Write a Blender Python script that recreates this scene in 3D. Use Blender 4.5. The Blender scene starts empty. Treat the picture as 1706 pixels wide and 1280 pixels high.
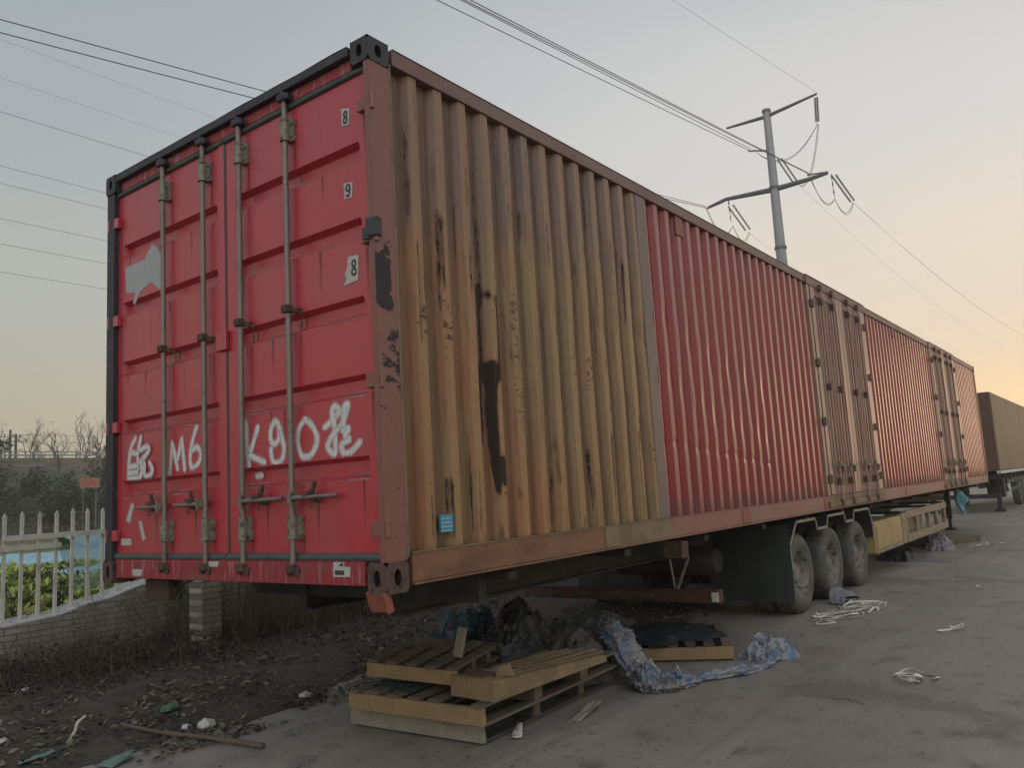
import bpy, bmesh, math, random
import numpy as np
from mathutils import Vector, Matrix, Euler, noise
rnd = random.Random(7)
S = bpy.context.scene
COL = S.collection
R = math.radians

# ------------------------------------------------------------------ camera
cd = bpy.data.cameras.new('camera'); cam = bpy.data.objects.new('camera', cd); COL.objects.link(cam)
cam.location = (-3.14487, -3.30242, 1.67786)
cam.rotation_euler = (R(97.56314), R(3.30142), R(-52.50759))
cd.sensor_fit = 'HORIZONTAL'; cd.sensor_width = 36.0; cd.lens = 36.0*1351.736/1706
cd.clip_start = 0.05; cd.clip_end = 3000
S.camera = cam

# ------------------------------------------------------------------ light
SUN_EL, SUN_AZ = 3.0, -6.0           # degrees; azimuth counted from +X towards +Y
EXPOSURE = 0.0
S.view_settings.view_transform = 'Standard'; S.view_settings.look = 'None'
S.view_settings.exposure = EXPOSURE; S.view_settings.gamma = 1.0
sd = bpy.data.lights.new('sun', 'SUN'); sd.energy = 0.18; sd.angle = R(10); sd.color = (1.0, 0.72, 0.45)
sun = bpy.data.objects.new('sun', sd); COL.objects.link(sun)
sdir = Vector((math.cos(R(SUN_EL))*math.cos(R(SUN_AZ)), math.cos(R(SUN_EL))*math.sin(R(SUN_AZ)), math.sin(R(SUN_EL))))
sun.rotation_euler = sdir.to_track_quat('Z', 'Y').to_euler()
sun.location = (40, -5, 20)

world = bpy.data.worlds.new('World'); S.world = world; world.use_nodes = True
def build_world():
    nt = world.node_tree; N = nt.nodes; L = nt.links; N.clear()
    out = N.new('ShaderNodeOutputWorld'); bg = N.new('ShaderNodeBackground')
    sky = N.new('ShaderNodeTexSky'); sky.sky_type = 'NISHITA'; sky.sun_disc = False
    sky.sun_elevation = R(SUN_EL); sky.sun_rotation = R(90-SUN_AZ); sky.air_density = 1.2; sky.dust_density = 2.5
    bg.inputs['Strength'].default_value = 0.1
    def math_(op, a, b=None, c=None):
        n = N.new('ShaderNodeMath'); n.operation = op
        for i, x in enumerate((a, b, c)):
            if x is None: continue
            if isinstance(x, (int, float)): n.inputs[i].default_value = x
            else: L.new(x, n.inputs[i])
        return n.outputs[0]
    tc = N.new('ShaderNodeTexCoord'); sep = N.new('ShaderNodeSeparateXYZ'); L.new(tc.outputs['Generated'], sep.inputs[0])
    vx, vy, vz = sep.outputs
    ns = N.new('ShaderNodeTexNoise'); ns.inputs['Scale'].default_value = 1.6; ns.inputs['Detail'].default_value = 4
    mp = N.new('ShaderNodeMapping'); mp.inputs['Scale'].default_value = (1, 1, 3.0); L.new(tc.outputs['Generated'], mp.inputs[0]); L.new(mp.outputs[0], ns.inputs['Vector'])
    el = math_('ADD', vz, math_('MULTIPLY', math_('SUBTRACT', ns.outputs[0], 0.5), 0.17))
    def ramp(fac, stops):
        r = N.new('ShaderNodeValToRGB'); r.color_ramp.interpolation = 'EASE'
        while len(r.color_ramp.elements) < len(stops): r.color_ramp.elements.new(0.5)
        for e, (p, c) in zip(r.color_ramp.elements, stops): e.position = p; e.color = (*c, 1)
        L.new(fac, r.inputs[0]); return r.outputs[0]
    # overcast dusk: a veil of high cloud, warm near the sun and cream along the horizon
    away = ramp(el, [(0.0, (0.44, 0.37, 0.25)), (0.10, (0.44, 0.395, 0.29)), (0.27, (0.375, 0.39, 0.36)), (0.45, (0.305, 0.345, 0.37)), (0.62, (0.265, 0.30, 0.335)), (1.0, (0.32, 0.35, 0.39))])
    near = ramp(el, [(0.0, (1.22, 0.78, 0.34)), (0.07, (1.02, 0.73, 0.40)), (0.19, (0.68, 0.605, 0.51)), (0.36, (0.575, 0.565, 0.555)), (0.58, (0.455, 0.465, 0.475)), (1.0, (0.32, 0.35, 0.39))])
    d = math_('ADD', math_('MULTIPLY', vx, sdir.x/math.cos(R(SUN_EL))), math_('MULTIPLY', vy, sdir.y/math.cos(R(SUN_EL))))
    m = N.new('ShaderNodeMapRange'); m.interpolation_type = 'SMOOTHSTEP'; m.inputs[1].default_value = 0.22; m.inputs[2].default_value = 1.0; L.new(d, m.inputs[0])
    mix = N.new('ShaderNodeMix'); mix.data_type = 'RGBA'; L.new(m.outputs[0], mix.inputs[0]); L.new(away, mix.inputs[6]); L.new(near, mix.inputs[7])
    # extra brightness added to the unseen sky behind the camera, lighting the doors
    b = N.new('ShaderNodeMapRange'); b.interpolation_type = 'SMOOTHSTEP'; b.inputs[1].default_value = -0.05; b.inputs[2].default_value = -0.7
    b.inputs[3].default_value = 1.0; b.inputs[4].default_value = BACK
    L.new(math_('ADD', math_('MULTIPLY', vx, 0.72), math_('MULTIPLY', vy, 0.62)), b.inputs[0])
    sc = N.new('ShaderNodeVectorMath'); sc.operation = 'SCALE'; L.new(mix.outputs[2], sc.inputs[0]); L.new(math_('MULTIPLY', b.outputs[0], SKY), sc.inputs['Scale'])
    sk = N.new('ShaderNodeVectorMath'); sk.operation = 'SCALE'; L.new(sky.outputs[0], sk.inputs[0]); sk.inputs['Scale'].default_value = 0.07
    ad = N.new('ShaderNodeVectorMath'); L.new(sc.outputs[0], ad.inputs[0]); L.new(sk.outputs[0], ad.inputs[1])
    L.new(ad.outputs[0], bg.inputs['Color']); L.new(bg.outputs[0], out.inputs[0])
BACK = 3.0; SKY = 12.6
build_world()
S.cycles.max_bounces = 6; S.cycles.transparent_max_bounces = 16; S.cycles.use_denoising = True

# ------------------------------------------------------------------ helpers
def rmat(rx=0, ry=0, rz=0): return Euler((R(rx), R(ry), R(rz))).to_matrix()
def wloc(o):
    v = Vector((0, 0, 0))
    while o: v += o.location; o = o.parent
    return v
class MB:
    def __init__(self): self.v = []; self.f = []; self.mi = []; self.m = 0; self.att = {}
    def add(self, vs, fs):
        n = len(self.v); self.v += [tuple(p) for p in vs]; self.f += [tuple(i+n for i in f) for f in fs]; self.mi += [self.m]*len(fs); return n
    def box(self, x0, x1, y0, y1, z0, z1):
        self.add([(x0,y0,z0),(x1,y0,z0),(x1,y1,z0),(x0,y1,z0),(x0,y0,z1),(x1,y0,z1),(x1,y1,z1),(x0,y1,z1)],
                 [(3,2,1,0),(4,5,6,7),(0,1,5,4),(1,2,6,5),(2,3,7,6),(3,0,4,7)]); return self
    def obox(self, c, s, rot=None):
        h = [k/2 for k in s]; vs = []
        for a in (-1, 1):
            for p, q in ((-1,-1),(1,-1),(1,1),(-1,1)):
                w = Vector((p*h[0], q*h[1], a*h[2])); w = rot @ w if rot else w
                vs.append(w+Vector(c))
        self.add(vs, [(3,2,1,0),(4,5,6,7),(0,1,5,4),(1,2,6,5),(2,3,7,6),(3,0,4,7)]); return self
    def tube(self, pts, r, n=8, cap=True):
        pts = [Vector(p) for p in pts]; rs = r if isinstance(r, (list, tuple)) else [r]*len(pts)
        up = None; rings = []
        for i, p in enumerate(pts):
            t = (pts[min(i+1, len(pts)-1)]-pts[max(i-1, 0)])
            if t.length < 1e-9: t = Vector((0, 0, 1))
            t.normalize()
            if up is None: up = Vector((0, 0, 1)) if abs(t.z) < .9 else Vector((1, 0, 0))
            a = t.cross(up)
            if a.length < 1e-6: a = t.cross(Vector((1, 0, 0)))
            a.normalize(); b = a.cross(t).normalized(); up = b
            rings.append([p+(a*math.cos(2*math.pi*k/n)+b*math.sin(2*math.pi*k/n))*rs[i] for k in range(n)])
        vs = [q for g in rings for q in g]; fs = []
        for i in range(len(pts)-1):
            for k in range(n): fs.append((i*n+k, i*n+(k+1)%n, (i+1)*n+(k+1)%n, (i+1)*n+k))
        if cap: fs += [tuple(range(n))[::-1], tuple(range((len(pts)-1)*n, len(pts)*n))]
        self.add(vs, fs); return self
    def grid(self, nu, nv, fn):
        vs = [fn(i/(nu-1), j/(nv-1)) for j in range(nv) for i in range(nu)]
        self.add(vs, [(j*nu+i, j*nu+i+1, (j+1)*nu+i+1, (j+1)*nu+i) for j in range(nv-1) for i in range(nu-1)]); return self
    def prism(self, poly, axis, a, b):
        """poly: 2-D outline; extruded from a to b along axis (0,1,2)"""
        n = len(poly)
        def P(p, t):
            return (t, p[0], p[1]) if axis == 0 else (p[0], t, p[1]) if axis == 1 else (p[0], p[1], t)
        vs = [P(p, a) for p in poly]+[P(p, b) for p in poly]
        self.add(vs, [tuple(range(n))[::-1], tuple(range(n, 2*n))]+[(i, (i+1)%n, n+(i+1)%n, n+i) for i in range(n)]); return self
    def lathe(self, prof, n, axis='y', c=(0,0,0), closed=True):
        """prof: list of (radius, along)"""
        vs = []
        for r_, h in prof:
            for k in range(n):
                a = 2*math.pi*k/n
                p = (r_*math.cos(a), h, r_*math.sin(a)) if axis == 'y' else (r_*math.cos(a), r_*math.sin(a), h) if axis == 'z' else (h, r_*math.cos(a), r_*math.sin(a))
                vs.append((p[0]+c[0], p[1]+c[1], p[2]+c[2]))
        m = len(prof); fs = []
        for i in range(m if closed else m-1):
            j = (i+1) % m
            for k in range(n): fs.append((i*n+k, i*n+(k+1)%n, j*n+(k+1)%n, j*n+k))
        self.add(vs, fs); return self
    def build(self, name, mats, parent=None, smooth=False, bevel=0, seg=1, origin=None):
        me = bpy.data.meshes.new(name)
        off = wloc(parent) if parent else Vector(origin or (0, 0, 0))
        me.from_pydata([(p[0]-off.x, p[1]-off.y, p[2]-off.z) for p in self.v], [], self.f)
        mats = mats if isinstance(mats, (list, tuple)) else [mats]
        for m in mats: me.materials.append(m)
        me.polygons.foreach_set('material_index', self.mi)
        for k, vals in self.att.items():
            a = me.attributes.new(k, 'FLOAT', 'POINT'); a.data.foreach_set('value', vals)
        bm = bmesh.new(); bm.from_mesh(me)
        bmesh.ops.recalc_face_normals(bm, faces=bm.faces)
        if bevel:
            es = [e for e in bm.edges if len(e.link_faces) == 2 and e.calc_face_angle(0) > R(35)]
            bmesh.ops.bevel(bm, geom=es, offset=bevel, segments=seg, affect='EDGES', clamp_overlap=True)
        bm.to_mesh(me); bm.free()
        if smooth:
            me.polygons.foreach_set('use_smooth', [True]*len(me.polygons))
            if smooth != True: me.set_sharp_from_angle(angle=R(smooth))
        o = bpy.data.objects.new(name, me); COL.objects.link(o)
        if parent: o.parent = parent
        elif origin: o.location = origin
        return o
def tag(o, label, cat, group=None):
    o['label'] = label; o['category'] = cat
    if group: o['group'] = group
    return o
def kind(o, k): o['kind'] = k; return o
def thing(name, loc, label, cat, group=None):
    o = bpy.data.objects.new(name, None); COL.objects.link(o); o.location = loc; o.empty_display_size = .2
    return tag(o, label, cat, group)
def copy_tree(o, parent=None):
    c = o.copy(); COL.objects.link(c); c.parent = parent
    for ch in list(o.children): copy_tree(ch, c)
    return c
def smooth_path(pts, k=6, closed=False):
    pts = [Vector(p) for p in pts]; out = []
    n = len(pts)
    for i in range(n-1):
        p0, p1, p2, p3 = pts[max(i-1, 0)], pts[i], pts[i+1], pts[min(i+2, n-1)]
        for j in range(k):
            t = j/k
            out.append(.5*((2*p1)+(p2-p0)*t+(2*p0-5*p1+4*p2-p3)*t*t+(3*p1-p0-3*p2+p3)*t**3))
    out.append(pts[-1]); return out
def nz(x, y, z=0.0, s=1.0): return noise.noise(Vector((x*s, y*s, z*s)))
def sstep(a, b, x):
    t = max(0, min(1, (x-a)/(b-a))); return t*t*(3-2*t)

# ------------------------------------------------------------------ materials
def mat(name, base, rough=.7, layers=(), bump=None, spec=.5, metal=0, coat=0, alpha=None, trans=0, sheen=0):
    m = bpy.data.materials.new(name); m.use_nodes = True
    nt = m.node_tree; N = nt.nodes; L = nt.links; b = N['Principled BSDF']
    tc = N.new('ShaderNodeTexCoord')
    def nzn(scale, st=(1, 1, 1), detail=5, rough_=.6, off=0):
        mp = N.new('ShaderNodeMapping'); mp.inputs['Scale'].default_value = st; mp.inputs['Location'].default_value = (off, off*.7, off*.3)
        L.new(tc.outputs['Object'], mp.inputs[0])
        t = N.new('ShaderNodeTexNoise'); t.inputs['Scale'].default_value = scale; t.inputs['Detail'].default_value = detail; t.inputs['Roughness'].default_value = rough_
        L.new(mp.outputs[0], t.inputs['Vector']); return t.outputs[0]
    def mrange(x, lo, hi, to=1.0):
        r = N.new('ShaderNodeMapRange'); r.interpolation_type = 'SMOOTHSTEP'
        r.inputs[1].default_value = lo; r.inputs[2].default_value = hi; r.inputs[4].default_value = to
        L.new(x, r.inputs[0]); return r.outputs[0]
    cur = None; rc = None
    for i, ly in enumerate(layers):
        if 'vor' in ly:
            mp = N.new('ShaderNodeMapping'); L.new(tc.outputs['Object'], mp.inputs[0])
            dn = N.new('ShaderNodeTexNoise'); dn.inputs['Scale'].default_value = 1.7; dn.inputs['Detail'].default_value = 6; L.new(mp.outputs[0], dn.inputs['Vector'])
            ad = N.new('ShaderNodeVectorMath'); ad.operation = 'MULTIPLY_ADD'; L.new(dn.outputs['Color'], ad.inputs[0]); ad.inputs[1].default_value = (.9, .9, 0); L.new(mp.outputs[0], ad.inputs[2])
            vo = N.new('ShaderNodeTexVoronoi'); vo.feature = 'DISTANCE_TO_EDGE'; vo.inputs['Scale'].default_value = ly['vor']; L.new(ad.outputs[0], vo.inputs['Vector'])
            iv = N.new('ShaderNodeMath'); iv.operation = 'SUBTRACT'; iv.inputs[0].default_value = 1; L.new(vo.outputs['Distance'], iv.inputs[1])
            gate = mrange(nzn(.8, off=17), .5, .62); gm = N.new('ShaderNodeMath'); gm.operation = 'MULTIPLY'; L.new(iv.outputs[0], gm.inputs[0]); L.new(gate, gm.inputs[1]); x = gm.outputs[0]; ly = dict(ly, lo=.992, hi=.998)
        elif 'attr' in ly:
            a = N.new('ShaderNodeAttribute'); a.attribute_name = ly['attr']; x = a.outputs['Fac']
            if ly.get('edge'):
                nn = nzn(ly.get('scale', 20), ly.get('st', (1, 1, 1)), off=i*3.1)
                ma = N.new('ShaderNodeMath'); ma.operation = 'MULTIPLY_ADD'; L.new(nn, ma.inputs[0]); ma.inputs[1].default_value = ly['edge']; ma.inputs[2].default_value = -ly['edge']*.5
                ad = N.new('ShaderNodeMath'); ad.operation = 'ADD'; L.new(ma.outputs[0], ad.inputs[0]); L.new(x, ad.inputs[1]); x = ad.outputs[0]
        else:
            x = nzn(ly.get('scale', 5), ly.get('st', (1, 1, 1)), ly.get('detail', 5), ly.get('r', .6), off=i*3.1+ly.get('off', 0))
        f = mrange(x, ly.get('lo', .45), ly.get('hi', .6), ly.get('fac', 1))
        mx = N.new('ShaderNodeMix'); mx.data_type = 'RGBA'; L.new(f, mx.inputs[0])
        if cur: L.new(cur, mx.inputs[6])
        else: mx.inputs[6].default_value = (*base, 1)
        mx.inputs[7].default_value = (*ly['c'], 1); cur = mx.outputs[2]
        if 'rough' in ly:
            rx = N.new('ShaderNodeMix'); rx.data_type = 'FLOAT'; L.new(f, rx.inputs[0])
            if rc: L.new(rc, rx.inputs[2])
            else: rx.inputs[2].default_value = rough
            rx.inputs[3].default_value = ly['rough']; rc = rx.outputs[0]
    if cur: L.new(cur, b.inputs['Base Color'])
    else: b.inputs['Base Color'].default_value = (*base, 1)
    if rc: L.new(rc, b.inputs['Roughness'])
    else: b.inputs['Roughness'].default_value = rough
    b.inputs['Specular IOR Level'].default_value = spec; b.inputs['Metallic'].default_value = metal
    b.inputs['Coat Weight'].default_value = coat; b.inputs['Coat Roughness'].default_value = .32
    b.inputs['Transmission Weight'].default_value = trans
    if sheen: b.inputs['Sheen Weight'].default_value = sheen
    if bump:
        last = None
        for s_, st, strength, dist in bump:
            bp = N.new('ShaderNodeBump'); bp.inputs['Strength'].default_value = strength; bp.inputs['Distance'].default_value = dist
            L.new(nzn(s_, st, off=9.7), bp.inputs['Height'])
            if last: L.new(last, bp.inputs['Normal'])
            last = bp.outputs[0]
        L.new(last, b.inputs['Normal'])
    if alpha is not None:
        if isinstance(alpha, str):
            a = N.new('ShaderNodeAttribute'); a.attribute_name = alpha; x = a.outputs['Fac']
            nn = nzn(60, off=2.2); mu = N.new('ShaderNodeMath'); mu.operation = 'MULTIPLY'
            L.new(mrange(nn, .1, .5), mu.inputs[0]); L.new(x, mu.inputs[1]); L.new(mu.outputs[0], b.inputs['Alpha'])
        else: b.inputs['Alpha'].default_value = alpha
    return m
V3 = (.6, .6, 1)
RUST = (.055, .028, .018)
M = {}
M['door_red'] = mat('door_red_paint', (.41, .019, .036), .36, [
    dict(scale=1.3, lo=.4, hi=.75, c=(.35, .028, .046), fac=.7), dict(scale=5, st=(1, 6, .5), lo=.50, hi=.8, c=(.27, .05, .06), fac=.5, rough=.55), dict(scale=3, st=(1, 1, .3), lo=.55, hi=.75, c=(.30, .075, .08), fac=.4, off=6),
    dict(scale=60, lo=.70, hi=.76, c=(.16, .03, .03), fac=.6), dict(scale=9, st=(1, 1, 4), lo=.66, hi=.8, c=(.34, .15, .14), fac=.35), dict(scale=10, st=(1, 5, .12), lo=.58, hi=.74, c=(.16, .035, .035), fac=.55, rough=.65, off=12), dict(scale=2.0, lo=.5, hi=.8, c=(.30, .10, .105), fac=.35, off=21, rough=.6), dict(scale=26, st=(1, .5, 6), lo=.67, hi=.73, c=(.09, .022, .02), fac=.6, off=3)],
    bump=[(2.2, (1, 1, 1), .25, .02), (90, (1, 1, 1), .08, .003)], spec=.6, coat=.5)
M['sill_red'] = mat('sill_red_paint', (.25, .022, .032), .5, [
    dict(scale=14, st=(1, 2, .25), lo=.54, hi=.64, c=(.36, .22, .22), fac=.5), dict(scale=6, lo=.55, hi=.68, c=(.16, .06, .045), fac=.8, rough=.8),
    dict(scale=40, lo=.64, hi=.7, c=RUST, fac=.9, rough=.9)], bump=[(60, (1, 1, 1), .3, .004)])
M['dark_frame'] = mat('dark_frame_paint', (.022, .02, .03), .55, [dict(scale=8, lo=.5, hi=.7, c=(.06, .035, .035), fac=.8)], bump=[(50, (1, 1, 1), .3, .003)])
M['post'] = mat('post_paint', (.205, .076, .060), .45, [
    dict(scale=3, st=(2, 2, .6), lo=.42, hi=.7, c=(.15, .085, .072), fac=.7),
    dict(attr='rust', edge=1.7, scale=15, st=(1, 1, 1.5), lo=.55, hi=.63, c=(.035, .026, .028), rough=.9),
    dict(scale=30, st=(1, 1, 3), lo=.66, hi=.71, c=(.045, .025, .022), fac=.85, rough=.9)], bump=[(45, (1, 1, 2), .3, .004)])
M['casting'] = mat('casting_paint', (.085, .044, .040), .6, [dict(scale=16, lo=.5, hi=.62, c=(.045, .028, .026), rough=.9)], bump=[(40, (1, 1, 1), .5, .004)])
M['casting_dark'] = mat('casting_dark_paint', (.03, .03, .038), .6, [dict(scale=14, lo=.5, hi=.62, c=(.05, .035, .03), rough=.9)], bump=[(40, (1, 1, 1), .5, .004)])
M['hole'] = mat('hole_inside', (.012, .010, .009), .95)
M['bar'] = mat('bar_galvanised', (.20, .165, .145), .5, [dict(scale=7, st=(1, 1, .3), lo=.45, hi=.7, c=(.13, .10, .085), fac=.8), dict(scale=30, lo=.62, hi=.7, c=(.08, .045, .03), rough=.9)], metal=.3, bump=[(80, (1, 1, .3), .2, .002)])
M['bracket'] = mat('bracket_galvanised', (.21, .185, .15), .55, [dict(scale=25, lo=.5, hi=.66, c=(.10, .075, .055), rough=.85)], metal=.25, bump=[(60, (1, 1, 1), .35, .003)])
M['rusty'] = mat('rusty_iron', (.055, .036, .03), .85, [dict(scale=22, lo=.45, hi=.65, c=(.10, .05, .033))], bump=[(70, (1, 1, 1), .5, .004)])
M['gasket'] = mat('rubber_gasket', (.060, .074, .070), .55, [dict(scale=6, lo=.4, hi=.7, c=(.040, .060, .052))])
M['sticker'] = mat('paper_sticker', (.40, .39, .37), .6, [dict(scale=30, lo=.55, hi=.75, c=(.3, .28, .25), fac=.6)])
M['grey_sticker'] = mat('grey_sticker', (.33, .335, .34), .55, [dict(scale=6, lo=.4, hi=.7, c=(.30, .31, .33))])
M['placard'] = mat('placard_plate', (.42, .38, .36), .5, [dict(scale=40, lo=.55, hi=.7, c=(.3, .26, .23))])
M['ink'] = mat('dark_print', (.035, .04, .04), .6)
M['blue_sticker'] = mat('blue_sticker', (.03, .22, .34), .5, [dict(scale=40, lo=.55, hi=.7, c=(.06, .28, .36), fac=.6)])
M['spray'] = mat('white_spray_paint', (.62, .60, .60), .6, [dict(scale=14, lo=.4, hi=.75, c=(.52, .50, .51))], alpha='alpha')
M['ochre'] = mat('ochre_wall_paint', (.245, .108, .038), .42, [
    dict(scale=1.6, st=(2.2, 1, .35), lo=.38, hi=.62, c=(.165, .066, .036), fac=.85),
    dict(scale=2.2, st=(2.5, 1, .3), lo=.44, hi=.60, c=(.225, .135, .055), fac=.85, off=5),
    dict(scale=.9, st=(1.6, 1, .6), lo=.46, hi=.62, c=(.29, .105, .034), fac=.65, off=31),
    dict(attr='tan', lo=0, hi=1, c=(.195, .118, .050), fac=.75),
    dict(attr='mauve', edge=.5, scale=2.5, st=(5, 1, .4), lo=.2, hi=.9, c=(.150, .080, .064), fac=.7),
    dict(attr='grey', edge=.9, scale=3.4, st=(6, 1, .35), lo=.42, hi=.95, c=(.085, .060, .058), fac=.7),
    dict(scale=9, st=(5, 1, .22), lo=.54, hi=.72, c=(.085, .042, .028), fac=.6, rough=.7),
    dict(scale=7, st=(6, 1, .15), lo=.58, hi=.72, c=(.27, .18, .09), fac=.45, off=9),
    dict(scale=22, st=(.7, 1, 3.5), lo=.655, hi=.71, c=(.10, .05, .032), fac=.55),
    dict(attr='groove_shade', edge=.8, scale=4, st=(4, 1, .3), lo=.55, hi=1.15, c=(.085, .045, .030), fac=.65),  # shade of the grooves put into the colour, mixed with grime
    dict(attr='ridge_sheen', edge=.7, scale=6, st=(3, 1, .35), lo=.5, hi=1.05, c=(.30, .185, .088), fac=.42),
    dict(scale=4, st=(5, 1, .25), lo=.55, hi=.70, c=(.095, .045, .030), fac=.55, off=15),
    dict(attr='rust', edge=.9, scale=16, st=(1.6, 1, .7), lo=.22, hi=.55, c=(.085, .040, .024), fac=.75, rough=.9),
    dict(attr='rust', edge=.9, scale=16, st=(1.6, 1, .7), lo=.52, hi=.62, c=(.026, .015, .011), rough=.95),
    dict(attr='scratch', edge=1.3, scale=17, st=(.9, 1, 2.6), lo=.60, hi=.70, c=(.05, .028, .02), fac=.85, rough=.9)],
    bump=[(2.5, (1, 1, .6), .25, .02), (60, (1, 1, 1), .15, .003)], spec=.5)
M['side_red'] = mat('side_red_paint', (.235, .010, .016), .30, [
    dict(scale=1.4, st=(1.5, 1, .5), lo=.45, hi=.75, c=(.165, .012, .014), fac=.8),
    dict(attr='ridge_sheen', edge=.5, scale=5, st=(3, 1, .3), lo=.55, hi=1.1, c=(.32, .15, .13), fac=.6), dict(scale=9, st=(4, 1, .25), lo=.58, hi=.75, c=(.12, .03, .025), fac=.5, rough=.5),  # first layer here paints the ridge reflections into the red
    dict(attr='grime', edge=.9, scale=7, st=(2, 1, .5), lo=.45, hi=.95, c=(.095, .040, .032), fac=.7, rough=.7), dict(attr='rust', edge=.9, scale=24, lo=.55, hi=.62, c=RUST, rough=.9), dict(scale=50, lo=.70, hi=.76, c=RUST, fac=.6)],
    bump=[(3, (1, 1, .7), .15, .012), (80, (1, 1, 1), .06, .003)], spec=.5)
M['strip'] = mat('mauve_strip_paint', (.13, .085, .078), .4, [dict(scale=5, st=(2, 1, .4), lo=.45, hi=.7, c=(.115, .075, .068)), dict(scale=45, lo=.68, hi=.74, c=RUST)], bump=[(40, (1, 1, 1), .2, .003)])
M['rail_rust'] = mat('rail_orange_paint', (.185, .088, .046), .6, [dict(scale=3, st=(.8, 1, 2), lo=.4, hi=.65, c=(.13, .055, .032)), dict(scale=35, lo=.64, hi=.72, c=RUST, rough=.9)], bump=[(40, (1, 1, 1), .3, .004)])
M['rail_tan'] = mat('rail_tan_paint', (.175, .125, .075), .6, [dict(scale=4, st=(.8, 1, 2), lo=.4, hi=.65, c=(.13, .085, .052)), dict(scale=35, lo=.62, hi=.72, c=RUST, fac=.7)], bump=[(40, (1, 1, 1), .3, .004)])
M['rail_red'] = mat('rail_pink_paint', (.22, .075, .062), .5, [dict(scale=2, st=(.8, 1, 2), lo=.4, hi=.65, c=(.19, .10, .08)), dict(scale=35, lo=.66, hi=.74, c=RUST, fac=.7)], bump=[(40, (1, 1, 1), .25, .003)])
M['patch_red'] = mat('patch_red_paint', (.22, .05, .042), .5, [dict(scale=6, lo=.45, hi=.65, c=(.17, .05, .04))])
M['stile'] = mat('stile_pale_paint', (.30, .175, .135), .4, [dict(scale=3, st=(2, 1, .5), lo=.4, hi=.65, c=(.25, .13, .10)), dict(scale=30, lo=.64, hi=.72, c=(.12, .06, .045), fac=.8)], spec=.6, bump=[(30, (1, 1, 1), .15, .003)])
M['side_door'] = mat('side_door_paint', (.215, .11, .085), .42, [dict(scale=5, st=(5, 1, .3), lo=.42, hi=.62, c=(.17, .06, .05)), dict(scale=12, st=(3, 1, .4), lo=.58, hi=.7, c=(.09, .06, .035))], spec=.55, bump=[(20, (1, 1, .5), .2, .004)])
M['hinge_red'] = mat('hinge_red_brown', (.085, .045, .038), .6, [dict(scale=12, lo=.45, hi=.65, c=(.14, .065, .052))])
M['roof'] = mat('roof_paint', (.16, .06, .05), .6, [dict(scale=2, lo=.4, hi=.7, c=(.10, .05, .04))])
M['top_rail'] = mat('top_rail_paint', (.17, .095, .08), .5, [dict(scale=3, st=(.4, 1, 1), lo=.4, hi=.65, c=(.13, .06, .055)), dict(scale=30, lo=.62, hi=.7, c=RUST, fac=.8)], bump=[(40, (1, 1, 1), .3, .003)])
M['chassis'] = mat('chassis_black', (.020, .018, .017), .7, [dict(scale=6, lo=.45, hi=.7, c=(.045, .035, .028))], bump=[(40, (1, 1, 1), .3, .004)])
M['chassis_red'] = mat('chassis_red_oxide', (.075, .03, .02), .7, [dict(scale=5, lo=.45, hi=.65, c=(.035, .022, .017))])
M['tyre'] = mat('tyre_rubber', (.070, .062, .054), .85, [dict(scale=5, lo=.4, hi=.7, c=(.12, .105, .085)), dict(scale=30, lo=.6, hi=.75, c=(.13, .115, .095), fac=.5)], bump=[(30, (1, 1, 1), .3, .004)])
M['rim'] = mat('rim_steel', (.20, .175, .145), .65, [dict(scale=12, lo=.45, hi=.65, c=(.06, .048, .04))], metal=.2)
M['steel_edge'] = mat('bare_steel_edge', (.22, .22, .20), .5, [dict(scale=10, lo=.5, hi=.7, c=(.12, .11, .10))], metal=.4)
M['flap'] = mat('rubber_flap', (.020, .025, .024), .6, [dict(scale=3, lo=.4, hi=.7, c=(.034, .04, .038))])
M['toolbox'] = mat('toolbox_yellow_paint', (.33, .235, .095), .55, [dict(scale=3, st=(2, 1, 1), lo=.4, hi=.7, c=(.27, .175, .075)), dict(scale=12, lo=.6, hi=.7, c=(.12, .085, .05), rough=.85)], bump=[(20, (1, 1, 1), .3, .006)])
M['guard'] = mat('guard_tan_paint', (.24, .175, .115), .6, [dict(scale=6, lo=.45, hi=.65, c=(.15, .10, .065))])
M['white_dirty'] = mat('dirty_white', (.5, .47, .43), .6, [dict(scale=10, lo=.45, hi=.7, c=(.33, .3, .27))])
M['orange'] = mat('orange_bracket_paint', (.23, .068, .04), .6, [dict(scale=14, lo=.5, hi=.7, c=(.16, .05, .03))])
M['lamp_box'] = mat('lamp_box_rust', (.10, .055, .042), .7, [dict(scale=10, lo=.45, hi=.65, c=(.065, .04, .033))])
def wood(name, a, b, c):
    return mat(name, a, .8, [dict(scale=3, st=(1, 1, 1), lo=.4, hi=.7, c=b), dict(scale=9, st=(.5, 6, 6), lo=.5, hi=.68, c=c, fac=.7), dict(scale=26, st=(.4, 5, 5), lo=.6, hi=.7, c=(c[0]*.5, c[1]*.5, c[2]*.5), fac=.5)], bump=[(22, (.5, 8, 8), .35, .004)])
M['wood_pale'] = wood('pale_grey_wood', (.235, .21, .17), (.17, .15, .12), (.11, .095, .075))
M['wood_yellow'] = wood('yellow_pine_wood', (.255, .165, .082), (.185, .125, .070), (.12, .085, .052))
M['wood_brown'] = wood('brown_slat_wood', (.115, .082, .055), (.085, .064, .046), (.06, .045, .034))
M['wood_dark'] = wood('dark_slat_wood', (.05, .042, .034), (.038, .033, .028), (.026, .023, .02))
M['ply'] = wood('splintered_ply', (.215, .15, .078), (.15, .10, .055), (.10, .065, .036))
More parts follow.
